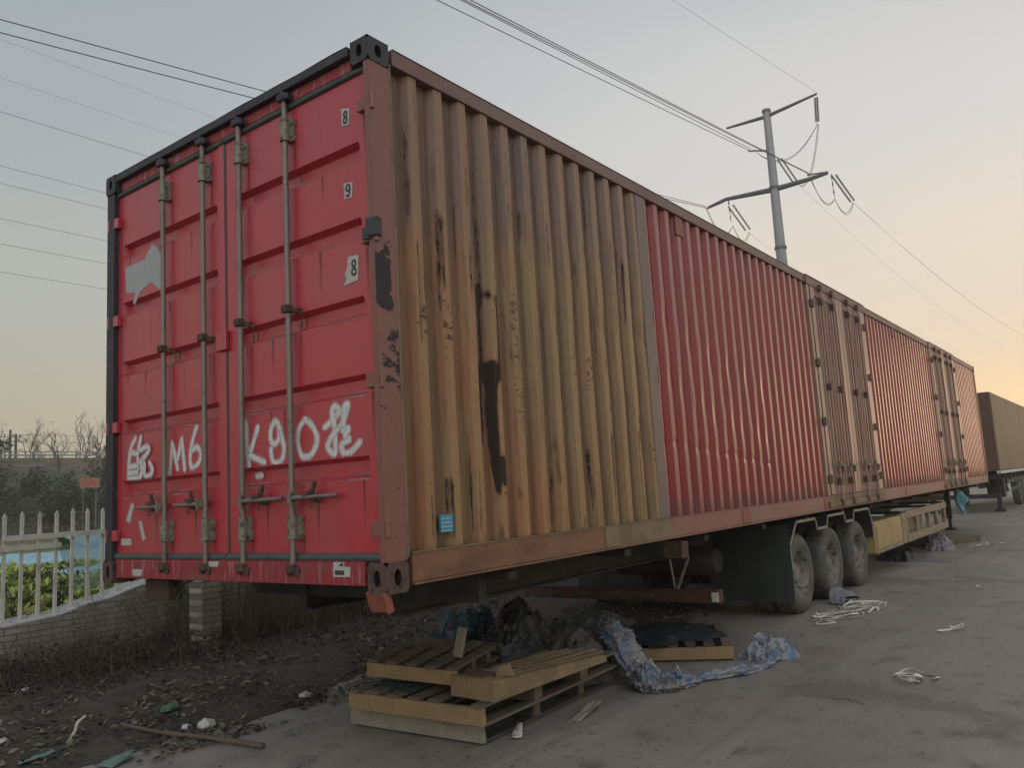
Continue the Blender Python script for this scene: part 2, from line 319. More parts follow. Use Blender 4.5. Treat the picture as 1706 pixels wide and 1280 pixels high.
def cloth(name, a, b, c, rough=.5, alpha=None):
    return mat(name, a, rough, [dict(scale=4, lo=.4, hi=.62, c=b), dict(scale=9, lo=.5, hi=.66, c=c)], bump=[(18, (1, 1, 1), .7, .015), (60, (1, 1, 1), .35, .004)], spec=.5, alpha=alpha)
M['tarp_dark'] = cloth('dark_net', (.020, .022, .026), (.014, .016, .018), (.035, .032, .034))
M['tarp_blue'] = cloth('blue_woven_tarp', (.05, .11, .17), (.03, .07, .10), (.16, .18, .24))
M['tarp_teal'] = cloth('teal_net', (.030, .060, .068), (.022, .045, .05), (.04, .085, .09))
M['film'] = cloth('blue_white_film', (.20, .205, .22), (.065, .115, .21), (.24, .215, .20), .35)
M['film_grey'] = cloth('grey_film', (.15, .14, .14), (.08, .105, .15), (.17, .13, .115), .35)
M['mauve_net'] = cloth('mauve_net', (.15, .125, .15), (.10, .09, .11), (.21, .19, .2))
M['grey_cloth'] = cloth('grey_green_sheet', (.085, .09, .08), (.065, .07, .062), (.11, .105, .095), .7)
M['blue_cloth'] = cloth('bright_blue_film', (.05, .20, .26), (.05, .13, .19), (.14, .27, .32), .4)
M['brown_sheet'] = cloth('dull_brown_sheet', (.06, .045, .042), (.04, .032, .03), (.085, .06, .055), .6)
M['strap'] = mat('white_strap', (.66, .62, .56), .6, [dict(scale=5, lo=.45, hi=.7, c=(.34, .31, .27))])
M['foam'] = mat('white_foam', (.46, .46, .43), .85, [dict(scale=10, lo=.5, hi=.7, c=(.45, .43, .39))], bump=[(40, (1, 1, 1), .3, .005)])
M['road'] = mat('worn_concrete_road', (.235, .210, .176), .62, [
    dict(scale=.35, lo=.35, hi=.65, c=(.205, .183, .153)), dict(scale=.9, st=(.5, 1.5, 1), lo=.45, hi=.7, c=(.27, .243, .205), fac=.8),
    dict(scale=2.2, lo=.54, hi=.72, c=(.105, .096, .084), fac=.75), dict(scale=.7, lo=.56, hi=.66, c=(.11, .098, .085), fac=.65, off=14), dict(scale=1.1, lo=.58, hi=.72, c=(.205, .15, .105), fac=.6, off=4),
    dict(scale=6, lo=.60, hi=.70, c=(.085, .078, .068), fac=.6, off=2), dict(scale=1.0, st=(.07, 2.6, 1), lo=.52, hi=.68, c=(.115, .104, .09), fac=.5, off=7), dict(vor=.42, c=(.045, .041, .036), fac=.8), dict(scale=38, lo=.5, hi=.72, c=(.26, .24, .21), fac=.55), dict(scale=130, lo=.56, hi=.66, c=(.085, .078, .068), fac=.6)],
    bump=[(60, (1, 1, 1), .45, .006), (5, (1, 1, 1), .3, .02)], spec=.4)
M['soil'] = mat('verge_soil', (.070, .060, .046), .95, [dict(scale=3, lo=.4, hi=.65, c=(.045, .039, .031)), dict(scale=30, lo=.5, hi=.68, c=(.12, .103, .08), fac=.8), dict(scale=90, lo=.58, hi=.68, c=(.20, .18, .145), fac=.6)], bump=[(25, (1, 1, 1), .8, .03)], spec=.2)
M['litter'] = mat('leaf_litter', (.175, .148, .108), .9, [dict(attr='tint', lo=0, hi=.8, c=(.045, .038, .03)), dict(scale=2, lo=.55, hi=.7, c=(.2, .18, .14), fac=.5)], spec=.2)
M['twig'] = mat('dry_twig', (.05, .043, .034), .9, [dict(attr='tint', lo=.3, hi=1, c=(.12, .10, .076))], spec=.2)
M['straw'] = mat('dry_grass', (.10, .082, .058), .9, [dict(attr='tint', lo=.3, hi=1, c=(.21, .175, .125))], spec=.2)
def brick_mat():
    m = mat('painted_block_wall', (.1, .1, .09), .9, bump=None)
    nt = m.node_tree; N = nt.nodes; L = nt.links; b = N['Principled BSDF']
    tc = N.new('ShaderNodeTexCoord'); mp = N.new('ShaderNodeMapping'); mp.inputs['Rotation'].default_value = (R(90), 0, 0); L.new(tc.outputs['Object'], mp.inputs[0])
    br = N.new('ShaderNodeTexBrick'); br.inputs['Scale'].default_value = 1; br.inputs['Brick Width'].default_value = .24; br.inputs['Row Height'].default_value = .066
    br.inputs['Mortar Size'].default_value = .006; br.inputs['Mortar Smooth'].default_value = .4
    br.inputs['Color1'].default_value = (.32, .30, .255, 1); br.inputs['Color2'].default_value = (.24, .225, .19, 1); br.inputs['Mortar'].default_value = (.085, .08, .07, 1)
    L.new(mp.outputs[0], br.inputs['Vector'])
    t = N.new('ShaderNodeTexNoise'); t.inputs['Scale'].default_value = 2.2; t.inputs['Detail'].default_value = 6; L.new(tc.outputs['Object'], t.inputs['Vector'])
    r = N.new('ShaderNodeMapRange'); r.inputs[1].default_value = .42; r.inputs[2].default_value = .68; r.inputs[4].default_value = .75; L.new(t.outputs[0], r.inputs[0])
    mx = N.new('ShaderNodeMix'); mx.data_type = 'RGBA'; L.new(r.outputs[0], mx.inputs[0]); L.new(br.outputs['Color'], mx.inputs[6]); mx.inputs[7].default_value = (.14, .13, .105, 1)
    L.new(mx.outputs[2], b.inputs['Base Color'])
    bp = N.new('ShaderNodeBump'); bp.inputs['Strength'].default_value = .6; bp.inputs['Distance'].default_value = .008; bp.invert = True
    L.new(br.outputs['Fac'], bp.inputs['Height']); L.new(bp.outputs[0], b.inputs['Normal'])
    return m
M['brick'] = brick_mat()
M['coping'] = mat('coping_cement', (.44, .43, .42), .9, [dict(scale=8, lo=.45, hi=.65, c=(.28, .27, .26)), dict(scale=40, lo=.55, hi=.68, c=(.10, .09, .08), fac=.6)], bump=[(25, (1, 1, 1), .5, .01)])
M['picket'] = mat('picket_white_paint', (.58, .56, .50), .6, [dict(scale=6, st=(1, 1, .5), lo=.45, hi=.7, c=(.42, .41, .35)), dict(scale=40, lo=.6, hi=.7, c=(.15, .12, .09), fac=.7)])
M['garden_soil'] = mat('garden_earth', (.13, .105, .07), .95, [dict(scale=.25, lo=.42, hi=.6, c=(.16, .18, .07)), dict(scale=1.2, lo=.45, hi=.65, c=(.10, .13, .05), fac=.8), dict(scale=20, lo=.5, hi=.7, c=(.10, .085, .05), fac=.6)], bump=[(10, (1, 1, 1), .7, .05)], spec=.2)
M['cabbage'] = mat('cabbage_leaf', (.46, .52, .12), .6, [dict(attr='tint', lo=0, hi=1, c=(.20, .29, .07)), dict(scale=9, lo=.5, hi=.7, c=(.43, .45, .16), fac=.6)], bump=[(30, (1, 1, 1), .5, .01)])
M['cabbage_pale'] = mat('cabbage_leaf_yellowing', (.44, .42, .14), .6, [dict(attr='tint', lo=0, hi=1, c=(.24, .28, .085)), dict(scale=9, lo=.5, hi=.7, c=(.40, .31, .16), fac=.6)], bump=[(30, (1, 1, 1), .5, .01)])
M['poly_blue'] = mat('blue_plastic_cover', (.22, .44, .54), .3, [dict(scale=1.2, lo=.4, hi=.65, c=(.16, .36, .48)), dict(scale=5, st=(1, 3, 1), lo=.55, hi=.7, c=(.45, .56, .60), fac=.7)], bump=[(3, (1, 3, 1), .5, .05)])
M['net_green'] = mat('green_shade_net', (.20, .26, .19), .8, [dict(scale=4, lo=.4, hi=.65, c=(.14, .2, .15))], alpha=.5)
M['leaf_weed'] = mat('weed_leaf', (.075, .08, .06), .8, [dict(attr='tint', lo=0, hi=1, c=(.045, .055, .038))])
M['bank'] = mat('embankment_grass', (.11, .11, .075), .95, [dict(scale=.12, lo=.4, hi=.6, c=(.15, .115, .085)), dict(scale=.6, lo=.45, hi=.65, c=(.075, .085, .055))], bump=[(2, (1, 1, 1), .8, .3)], spec=.1)
M['leaf_far'] = mat('far_foliage', (.095, .105, .070), .9, [dict(attr='tint', lo=0, hi=1, c=(.05, .06, .04))], spec=.1)
M['leaf_far_grey'] = mat('far_foliage_grey', (.14, .14, .10), .9, [dict(attr='tint', lo=0, hi=1, c=(.085, .088, .065))], spec=.1)
M['bark'] = mat('bare_bark', (.075, .058, .045), .9, [dict(scale=10, lo=.45, hi=.65, c=(.05, .04, .032))], spec=.1)
M['concrete_pale'] = mat('pale_concrete', (.30, .30, .29), .85, [dict(scale=1, lo=.4, hi=.6, c=(.24, .24, .24))])
M['grey_rail'] = mat('grey_steel_rail', (.16, .17, .19), .6)
M['sign_red'] = mat('faded_red_sign', (.36, .13, .085), .6, [dict(scale=3, lo=.45, hi=.6, c=(.28, .16, .10))])
M['sign_ink'] = mat('faded_sign_writing', (.40, .055, .05), .6)
M['pole_steel'] = mat('pole_steel', (.27, .275, .29), .55, [dict(scale=1.5, st=(1, 1, .3), lo=.4, hi=.65, c=(.22, .225, .24))], metal=.3)
M['arm_steel'] = mat('arm_steel', (.11, .11, .12), .55, metal=.3)
M['insulator'] = mat('insulator_glaze', (.10, .10, .11), .35)
M['wire'] = mat('wire_metal', (.035, .037, .04), .5)
M['wire_thin'] = mat('thin_wire_metal', (.30, .30, .30), .5)
M['far_box'] = mat('far_box_brown', (.125, .078, .042), .6, [dict(scale=.8, st=(1, 1, .4), lo=.4, hi=.65, c=(.10, .064, .036)), dict(scale=2, st=(3, 1, .2), lo=.55, hi=.7, c=(.06, .04, .028), fac=.6)], bump=[(3, (1, 1, 1), .2, .02)])
M['far_front'] = mat('far_box_end_brown', (.10, .048, .03), .6, [dict(scale=.8, lo=.4, hi=.65, c=(.075, .038, .026))])
M['teal_scrap'] = mat('teal_plastic', (.10, .165, .145), .5, [dict(scale=8, lo=.45, hi=.65, c=(.075, .12, .11))])
M['green_bit'] = mat('green_plastic', (.06, .13, .07), .45)

# ------------------------------------------------------------------ ground and road
kind(MB().grid(2, 2, lambda u, v: (-290+580*u, -290+580*v, 0)).build('ground', M['road']), 'structure')
EDGE = [(-8, 2.75), (-.4, 2.52), (.9, 2.42), (1.55, 2.36), (2.0, 2.7), (3.0, 3.1), (4.1, 3.1), (5.2, 2.1), (5.9, 1.5), (6.8, 1.4), (7.6, 2.0), (9, 3.0), (14, 4.6), (40, 5.3)]
def edge(x):
    for (a, b), (c, d) in zip(EDGE, EDGE[1:]):
        if x <= c: return b+(d-b)*max(0, (x-a)/(c-a))
    return EDGE[-1][1]
def soil_z(x, y):
    e = edge(x)+.10*nz(x, 0, 0, 1.9)+.05*nz(x, 3, 0, 7)
    t = (y-e)/max(.3, 6.5-e)
    return -.02+.03*sstep(0, .04, t)+.10*sstep(0, .6, t)+(.05*nz(x, y, 1, 1.3)+.03*nz(x, y, 5, 4.5)+.012*nz(x, y, 2, 13))*sstep(-.02, .3, t)
def soil():
    b = MB(); xs = np.concatenate([np.arange(-8, -1.5, .3), np.arange(-1.5, 9, .07), np.arange(9, 40.1, .5)])
    nv = 60; vs = []
    for x in xs:
        e = edge(x)-.18
        for j in range(nv):
            y = e+(6.62-e)*j/(nv-1); vs.append((x, y, soil_z(x, y)))
    n = len(xs)
    b.add(vs, [(i*nv+j, (i+1)*nv+j, (i+1)*nv+j+1, i*nv+j+1) for i in range(n-1) for j in range(nv-1)])
    kind(b.build('verge_soil', M['soil'], smooth=True), 'structure')
soil()

# ------------------------------------------------------------------ container
Z0, ZT, W, LEN = 1.1945, 4.407, 3.12, 22.842
DX = .046
con = thing('shipping_container', (0, 0, Z0), 'very long red corrugated container with a rusty ochre rear section, on the semi-trailer', 'container')
# -- rear doors: pressed panels with five recesses
TOPS = [3.815, 3.343, 2.865, 2.402, 1.930]; BH = [.118, .118, .118, .118, .128]
def recess(z):
    for t, h in zip(TOPS, BH):
        if t-h <= z <= t:
            return min(1, (t-z)/.024, (z-(t-h))/.024)
    return 0
def door_x(y, z, r0, r1):
    k = 0
    if r0 < y < r1: k = min(1, (y-r0)/.015, (r1-y)/.015)
    return DX+.05*recess(z)*k
ZD0, ZD1 = 1.36, 4.245
def door_panel(y0, y1, r0, r1):
    ys = [y0, r0-.02, r0]+[r0+.015]+list(np.linspace(r0+.1, r1-.1, 6))+[r1-.015, r1, r1+.02, y1]
    zs = [ZD0]
    for t, h in list(zip(TOPS, BH))[::-1]: zs += [t-h, t-h+.024, t-.024, t]
    zs = sorted(zs+[1.6, ZD1])
    vs = [(door_x(y, z, r0, r1), y, z) for z in zs for y in ys]
    n = len(ys); fs = [(j*n+i, j*n+i+1, (j+1)*n+i+1, (j+1)*n+i) for j in range(len(zs)-1) for i in range(n-1)]
    b = MB(); b.add(vs, fs)
    # edge returns and back
    b.box(DX+.012, DX+.05, y0, y0+.02, ZD0, ZD1) if False else None
    m = len(vs)
    rim = [j*n for j in range(len(zs))]+[(len(zs)-1)*n+i for i in range(1, n)]+[j*n+n-1 for j in range(len(zs)-2, -1, -1)]+[i for i in range(n-2, 0, -1)]
    b.add([(DX+.115, vs[k][1], vs[k][2]) for k in rim], [])
    q = len(rim)
    for k in range(q): b.f.append((rim[k], rim[(k+1) % q], m+(k+1) % q, m+k)); b.mi.append(0)
    b.f.append(tuple(range(m, m+q))); b.mi.append(0)
    return b
DOORS = []
for (y0, y1, r0, r1) in ((.045, 1.515, .145, 1.405), (1.545, 3.01, 1.625, 2.935)):
    d = door_panel(y0, y1, r0, r1).build('door', M['door_red'], con)
    DOORS.append((d, r0, r1))
doorR, doorL = DOORS[0][0], DOORS[1][0]
def which(y): return DOORS[0] if y < 1.53 else DOORS[1]
# centre seam: overlapping astragal on the left leaf and its joint plate
MB().box(DX-.008, DX-.001, 1.535, 1.60, ZD0+.01, ZD1-.01).build('seam_strip', M['door_red'], doorL, bevel=.002)
jp = MB(); jp.box(DX-.034, DX-.010, 1.495, 1.615, 2.745, 2.885); jp.box(DX-.010, DX-.001, 1.50, 1.53, 2.76, 2.87)
jp.build('joint_plate', M['door_red'], doorR, bevel=.006)
# gaskets
def gasket(d, y0, y1, parent):
    for z, r_g in ((ZD0-.004, .027), (ZD1+.004, .020)): MB().tube([(DX-.004, y0, z), (DX-.004, y1, z)], r_g, 10).build('gasket', M['gasket'], parent, smooth=60)
gasket(0, .06, 1.52, doorR); gasket(0, 1.535, 3.0, doorL)
MB().box(DX-.004, DX+.03, 1.517, 1.5335, ZD0, ZD1).build('gasket', M['gasket'], doorR)
# locking bars
def cyl_z(b, x, y, z0, z1, r, n=12): b.tube([(x, y, z0), (x, y, z1)], r, n)
BARX = .004
for (yt, yb, side, par) in ((.797, .806, -1, doorR), (1.303, 1.313, -1, doorR), (1.744, 1.739, 1, doorL), (2.277, 2.252, 1, doorL)):
    ym = (yt+yb)/2
    def Y(z): return yb+(yt-yb)*(z-1.3)/3.0
    b = MB(); b.tube([(BARX, Y(1.30), 1.30), (BARX, Y(2.87), 2.87), (BARX, Y(4.31), 4.31)], .0185, 14)
    bar = b.build('locking_bar', M['bar'], par, smooth=50)
    for (z0, z1) in ((4.005, 4.150), (1.470, 1.610)):
        b = MB(); z = (z0+z1)/2
        b.tube([(BARX, Y(z), z0), (BARX, Y(z), z0+.012), (BARX, Y(z), z0+.014), (BARX, Y(z), z1-.014), (BARX, Y(z), z1-.012), (BARX, Y(z), z1)], [.033, .033, .030, .030, .033, .033], 14)
        # bolted flange, scalloped outer edge
        fl = [(Y(z)-.02, z0-.005), (Y(z)-.058, z0), (Y(z)-.066, z0+.03), (Y(z)-.052, z), (Y(z)-.066, z1-.03), (Y(z)-.058, z1), (Y(z)-.02, z1+.005)]
        b.prism(fl, 0, DX-.022, DX-.002)
        for zz in (z0+.03, z1-.03): b.tube([(DX-.034, Y(z)-.048, zz), (DX-.018, Y(z)-.048, zz)], .011, 6)
        b.box(BARX+.005, DX-.002, Y(z)-.03, Y(z)+.03, z0+.01, z1-.01)
        b.build('bar_bracket', M['bracket'], par, smooth=40)
    b = MB(); z = 2.875+(.02 if side < 0 else -.01)
    b.obox((BARX-.012, Y(z), z), (.05, .06, .05)); b.obox((BARX+.02, Y(z)-.045, z-.012), (.03, .07, .035), rmat(12)); b.obox((BARX+.03, Y(z)-.085, z-.03), (.012, .05, .02), rmat(25))
    b.build('bar_guide', M['rusty'], par, bevel=.004)
    # cam ends and keepers
    b = MB()
    b.obox((BARX-.004, Y(1.3), 1.295), (.062, .075, .05)); b.obox((BARX+.004, Y(1.3)-.035, 1.275), (.04, .06, .055), rmat(18)); b.obox((BARX+.0, Y(1.3)+.03, 1.285), (.045, .03, .07))
    b.build('cam_keeper', M['rusty'], par, bevel=.006)
    b = MB(); b.obox((BARX-.004, Y(4.3), 4.30), (.06, .085, .05)); b.obox((BARX-.01, Y(4.3)-.05, 4.29), (.045, .04, .045)); b.obox((BARX-.012, Y(4.31)+.012, 4.335), (.02, .02, .05))
    b.build('cam_keeper', M['dark_frame'], par, bevel=.006)
    # handle: hub clamp, flat lever, hinged hasp and catch
    z = 1.716; hl = .37 if side < 0 else .36
    b = MB(); y_ = Y(z)
    b.obox((BARX-.03, y_+side*.030, z), (.03, .030, .075)); b.obox((BARX-.012, y_+side*.02, z), (.05, .05, .045))
    n = 8; vs = []; 
    b.tube([(BARX-.024, y_+side*.04, z), (BARX-.022, y_+side*(.04+hl*.35), z+.002), (BARX-.016, y_+side*(.04+hl*.7), z+.001), (BARX+.004, y_+side*(.04+hl), z+.004)], [.017, .015, .013, .011], 8)
    b.build('handle', M['bar'], par, smooth=50)
    b = MB(); yh = y_+side*(.2 if side < 0 else .17)
    b.obox((BARX+.0, yh, z+.05), (.02, .022, .085), rmat(side*-20)); b.obox((BARX-.02, yh-side*.02, z+.022), (.04, .075, .022), rmat(side*14))
    b.tube([(BARX-.02, yh+.012, z-.02), (BARX-.024, yh+.014, z-.05), (BARX-.02, yh, z-.066), (BARX-.016, yh-.012, z-.05)], .005, 6)
    b.box(BARX-.006, DX, yh-.022, yh+.022, z-.035, z+.012)
    b.build('handle_catch', M['rusty'], par, bevel=.003)
# hinges
for z in (4.01, 3.20, 2.35, 1.515):
    b = MB(); b.box(.004, DX-.002, -.006, .115, z-.042, z+.042); b.tube([(.016, -.004, z-.05), (.016, -.004, z+.05)], .015, 10)
    b.build('hinge', M['post'], doorR, bevel=.004)
    b = MB(); b.box(.004, DX-.002, 2.955, 3.10, z-.042, z+.042); b.tube([(.016, 3.10, z-.05), (.016, 3.10, z+.05)], .018, 10)
    b.build('hinge', M['door_red'], doorL, bevel=.004)
b = MB(); b.obox((.01, .012, 3.235), (.05, .085, .11), rmat(0, 0, 20)); b.obox((-.015, .045, 3.20), (.02, .05, .07), rmat(0, 0, 35))
b.build('bent_hinge', M['casting_dark'], doorR, bevel=.004)['label'] = 'bent dark hinge plate'
# -- writing and markings
def ribbon(pts, hw, soft, x_of, lift, k=7, straight=False):
    P = [Vector((0, p[0], p[1])) for p in pts]
    if not straight: P = smooth_path(P, k)
    else:
        Q = []
        for a, c in zip(P, P[1:]): Q += [a+(c-a)*i/10 for i in range(10)]
        P = Q+[P[-1]]
    vs = []; al = []; n = len(P)
    T = [(P[min(i+1, n-1)]-P[max(i-1, 0)]).normalized() for i in range(n)]
    # round soft ends
    P = [P[0]-T[0]*(hw+soft), P[0]-T[0]*hw*.7]+P+[P[-1]+T[-1]*hw*.7, P[-1]+T[-1]*(hw+soft)]; T = [T[0]]*2+T+[T[-1]]*2
    scl = [.15, .75]+[1]*n+[.75, .15]
    n = len(P)
    for i in range(n):
        nrm = Vector((0, -T[i].z, T[i].y))
        w = scl[i]*(1+.18*nz(P[i].y, P[i].z, 3, 14))
        for o, a in ((-(hw+soft), 0), (-hw, 1), (0, 1), (hw, 1), (hw+soft, 0)):
            q = P[i]+nrm*o*w
            vs.append((x_of(q.y, q.z)-lift-.0012*i/n, q.y, q.z)); al.append(0.0 if i in (0, n-1) else a*.94)
    fs = [(i*5+j, i*5+j+1, (i+1)*5+j+1, (i+1)*5+j) for i in range(n-1) for j in range(4)]
    return vs, fs, al
def dxy(y, z):
    d, r0, r1 = which(y); return door_x(y, z, r0, r1)
def write(strokes, parent, name, hw=.0105, soft=.020, m='spray', straight=False, x_of=dxy, lift=.0015):
    b = MB(); al = []
    for k, s in enumerate(strokes):
        v, f, a = ribbon(s, hw, soft, x_of, lift+.0016*k, straight=straight); b.add(v, f); al += a
    b.att = {'alpha': al}
    return b.build(name, M[m], parent)
WORDS_L = [
 [[(2.737, 2.249), (2.804, 2.181), (2.833, 2.075), (2.84, 1.939)], [(2.654, 2.25), (2.695, 2.151), (2.699, 2.066), (2.706, 1.94)], [(2.836, 1.945), (2.702, 1.942)], [(2.82, 2.035), (2.711, 2.035)], [(2.828, 1.985), (2.702, 1.987)], [(2.774, 2.14), (2.687, 2.125)], [(2.654, 2.148), (2.556, 2.17), (2.524, 2.142), (2.572, 2.104), (2.645, 2.058), (2.592, 2.046), (2.637, 2.015), (2.604, 2.009), (2.661, 1.937)], [(2.584, 2.037), (2.588, 1.97), (2.552, 1.945), (2.488, 1.964), (2.476, 2.001), (2.516, 2.045)]],
 [[(2.256, 1.945), (2.221, 2.176), (2.148, 1.976)], [(2.144, 2.048), (2.091, 2.198), (2.053, 1.966)]],
 [[(1.9, 2.264), (1.957, 2.162), (1.987, 2.053), (1.967, 1.977), (1.882, 2.002), (1.853, 2.059), (1.894, 2.113), (1.965, 2.095)]]]
WORDS_R = [
 [[(1.32, 2.227), (1.314, 2.099), (1.293, 1.94)], [(1.19, 2.19), (1.283, 2.01)], [(1.283, 2.01), (1.119, 1.955)], [(1.277, 1.875), (1.219, 1.876)]],
 [[(0.975, 2.184), (1.014, 2.208), (1.056, 2.162), (1.058, 2.098), (1.026, 2.065), (0.978, 2.091), (0.968, 2.169), (0.939, 2.088), (0.926, 2.018), (0.959, 1.953), (1.038, 1.953), (1.059, 2.034)]],
 [[(0.714, 2.192), (0.776, 2.136), (0.79, 2.056), (0.759, 1.977), (0.723, 1.96), (0.656, 1.974), (0.602, 2.059), (0.649, 2.148), (0.714, 2.192)]],
 [[(0.535, 2.123), (0.47, 2.154), (0.398, 2.207), (0.438, 2.244), (0.461, 2.204), (0.444, 2.119), (0.443, 1.963), (0.505, 1.995), (0.504, 2.023), (0.467, 2.066), (0.388, 2.123), (0.345, 2.174), (0.315, 2.239), (0.349, 2.229), (0.361, 2.121)], [(0.369, 2.089), (0.315, 2.098), (0.35, 2.056), (0.311, 2.034), (0.38, 2.008), (0.362, 1.957), (0.301, 1.961), (0.219, 2.013)]]]
M['worn'] = mat('lit_worn_paint', (.34, .15, .14), .6, [dict(scale=9, lo=.4, hi=.7, c=(.40, .24, .22))], alpha='alpha')
for par, r0, r1 in DOORS:  # light caught by the lower recess lips, painted on along with worn paint
    for t, h in zip(TOPS, BH):
        for zz, wd in ((t-h-.004, .004), (t-h+.024, .003)):
            n = 26; ys_ = [r0+.02+(r1-r0-.04)*k/n for k in range(n+1)]
            v, f, a = ribbon([(y, zz+.002*nz(y, zz, 0, 3)) for y in ys_], wd, .006, dxy, .0014, k=1); b = MB(); b.add(v, f)
            b.att = {'alpha': [q*max(0, min(1, .35+1.1*nz(p[1]*1.7, p[2]*3, 2, 1.5)+.25*nz(p[1], p[2], 5, 14))) for q, p in zip(a, v)]}
            b.build('lit_worn_edge', M['worn'], par)
M['rust_run'] = mat('rust_run_stain', (.10, .032, .022), .8, [dict(scale=30, lo=.45, hi=.7, c=(.055, .026, .02))], alpha='alpha')
rr = random.Random(5); RUNS = []
for yb in (.80, 1.31, 1.742, 2.262):
    RUNS += [(yb-.055, 4.0, .45), (yb-.05, 1.465, .12), (yb-.06, 2.84, .42), (yb-.01, 2.82, .25), (yb+(-.2 if yb < 1.5 else .17), 1.66, .22)]
for z in (4.0, 3.18, 2.33): RUNS += [(.10, z-.05, .3), (2.965, z-.05, .3)]
for _ in range(16): RUNS.append((rr.choice((rr.uniform(.2, 1.35), rr.uniform(1.65, 2.9))), rr.choice(TOPS)-.12, rr.uniform(.08, .3)))
for y, z, l in RUNS:
    d_ = which(y); y = y+rr.uniform(-.01, .01)
    pts = [(y+.006*nz(q*3, y*9, 1, 2), z-l*q/10) for q in range(11)]
    v, f, a = ribbon(pts, .004, .012, dxy, .0011, k=2); b = MB(); b.add(v, f); n_ = len(a)
    b.att = {'alpha': [q*.62*(1-i_/n_)**1.3 for i_, q in enumerate(a)]}; b.build('rust_run', M['rust_run'], d_[0])
for w in WORDS_L: write(w, doorL, 'painted_writing', straight=(w is WORDS_L[1]))
for w in WORDS_R: write(w, doorR, 'painted_writing', straight=(w is WORDS_R[0]))
def plate(poly, x, t, name, m, parent, label=None):
    b = MB(); b.prism(poly, 0, x-t, x-.0006); o = b.build(name, M[m], parent)
    if label: o['label'] = label
    return o
EIGHT = [(.5, .52), (.2, .68), (.2, .86), (.5, .96), (.8, .86), (.8, .68), (.5, .52), (.14, .34), (.14, .14), (.5, .03), (.86, .14), (.86, .34), (.5, .52)]
NINE = [(.82, .70), (.5, .45), (.18, .60), (.18, .85), (.5, .97), (.82, .85), (.82, .4), (.7, .12), (.45, .02), (.2, .1)]
def digit(poly, shape, y0, y1, z0, z1, label):
    p = plate(poly, DX, .004, 'number_plate', 'placard', doorR, label)
    write([[(y1-(y1-y0)*u, z0+(z1-z0)*v) for u, v in shape]], doorR, 'number', .0055, .0012, 'ink', x_of=lambda y, z: DX-.0045, lift=.0006)
digit([(.294, 4.066), (.219, 4.047), (.229, 3.942), (.294, 3.955)], EIGHT, .238, .278, 3.962, 4.040, 'pale plate with a worn 8')
digit([(.294, 3.588), (.214, 3.576), (.223, 3.481), (.288, 3.487)], NINE, .232, .278, 3.497, 3.570, 'pale plate with a 9')
digit([(.275, 3.125), (.183, 3.118), (.190, 3.02), (.195, 2.964), (.322, 2.955), (.29, 2.995), (.31, 3.02), (.285, 3.06)], EIGHT, .203, .247, 3.00, 3.095, 'torn plate with an 8')
gs = [(2.907, 3.626), (2.603, 3.632), (2.55, 3.697), (2.515, 3.70), (2.50, 3.735), (2.46, 3.70), (2.428, 3.697), (2.376, 3.628), (2.345, 3.63), (2.355, 3.40), (2.376, 3.338), (2.506, 3.429), (2.665, 3.39), (2.755, 3.297), (2.783, 3.317), (2.747, 3.392), (2.886, 3.42)]
def torn_sticker():
    # conforms to the recess edges: cut in strips
    b = MB(); b.prism(gs, 0, DX-.0025, DX-.0008); o = b.build('torn_sticker', M['grey_sticker'], doorL); o['label'] = 'large torn grey sticker'
torn_sticker()
for q in ([(2.798, 1.761), (2.754, 1.746), (2.815, 1.608), (2.878, 1.627)], [(2.692, 1.614), (2.648, 1.622), (2.588, 1.488), (2.63, 1.467)], [(2.949, 1.492), (2.796, 1.491), (2.796, 1.441), (2.949, 1.442)]):
    plate(q, DX, .002, 'white_strip', 'sticker', doorL)
# -- sill, header, posts, castings
b = MB(); b.box(.004, .16, .18, 2.94, Z0+.008, 1.335); b.box(.02, .16, .18, 2.94, 1.335, 1.352)
sill = b.build('door_sill', M['sill_red'], con, bevel=.004)
for q in ([(2.70, 1.268), (2.555, 1.270), (2.57, 1.221), (2.69, 1.222)], [(.436, 1.334), (.343, 1.334), (.345, 1.309), (.294, 1.306), (.296, 1.252), (.44, 1.25)], [(1.70, 1.331), (1.58, 1.333), (1.60, 1.295), (1.70, 1.299)]):
    plate(q, .004, .0025, 'paper_sticker', 'sticker', sill)
for q in ([(.425, 1.288), (.345, 1.288), (.345, 1.262), (.425, 1.262)], [(.365, 1.330), (.352, 1.330), (.352, 1.312), (.395, 1.312)]):
    plate(q, .0012, .0008, 'sticker_print', 'ink', sill)
b = MB(); b.box(.03, .16, .18, 2.94, 4.268, 4.345); b.build('door_header', M['sill_red'], con, bevel=.004)
b = MB(); b.grid(25, 2, lambda u, v: (-.012+.17*v, .17+2.79*u, 4.404+.006*nz(u*9, v, 0)))
b.box(-.012, .17, .17, 2.95, 4.345, 4.40); b.build('header_lip', M['dark_frame'], con, bevel=.003)
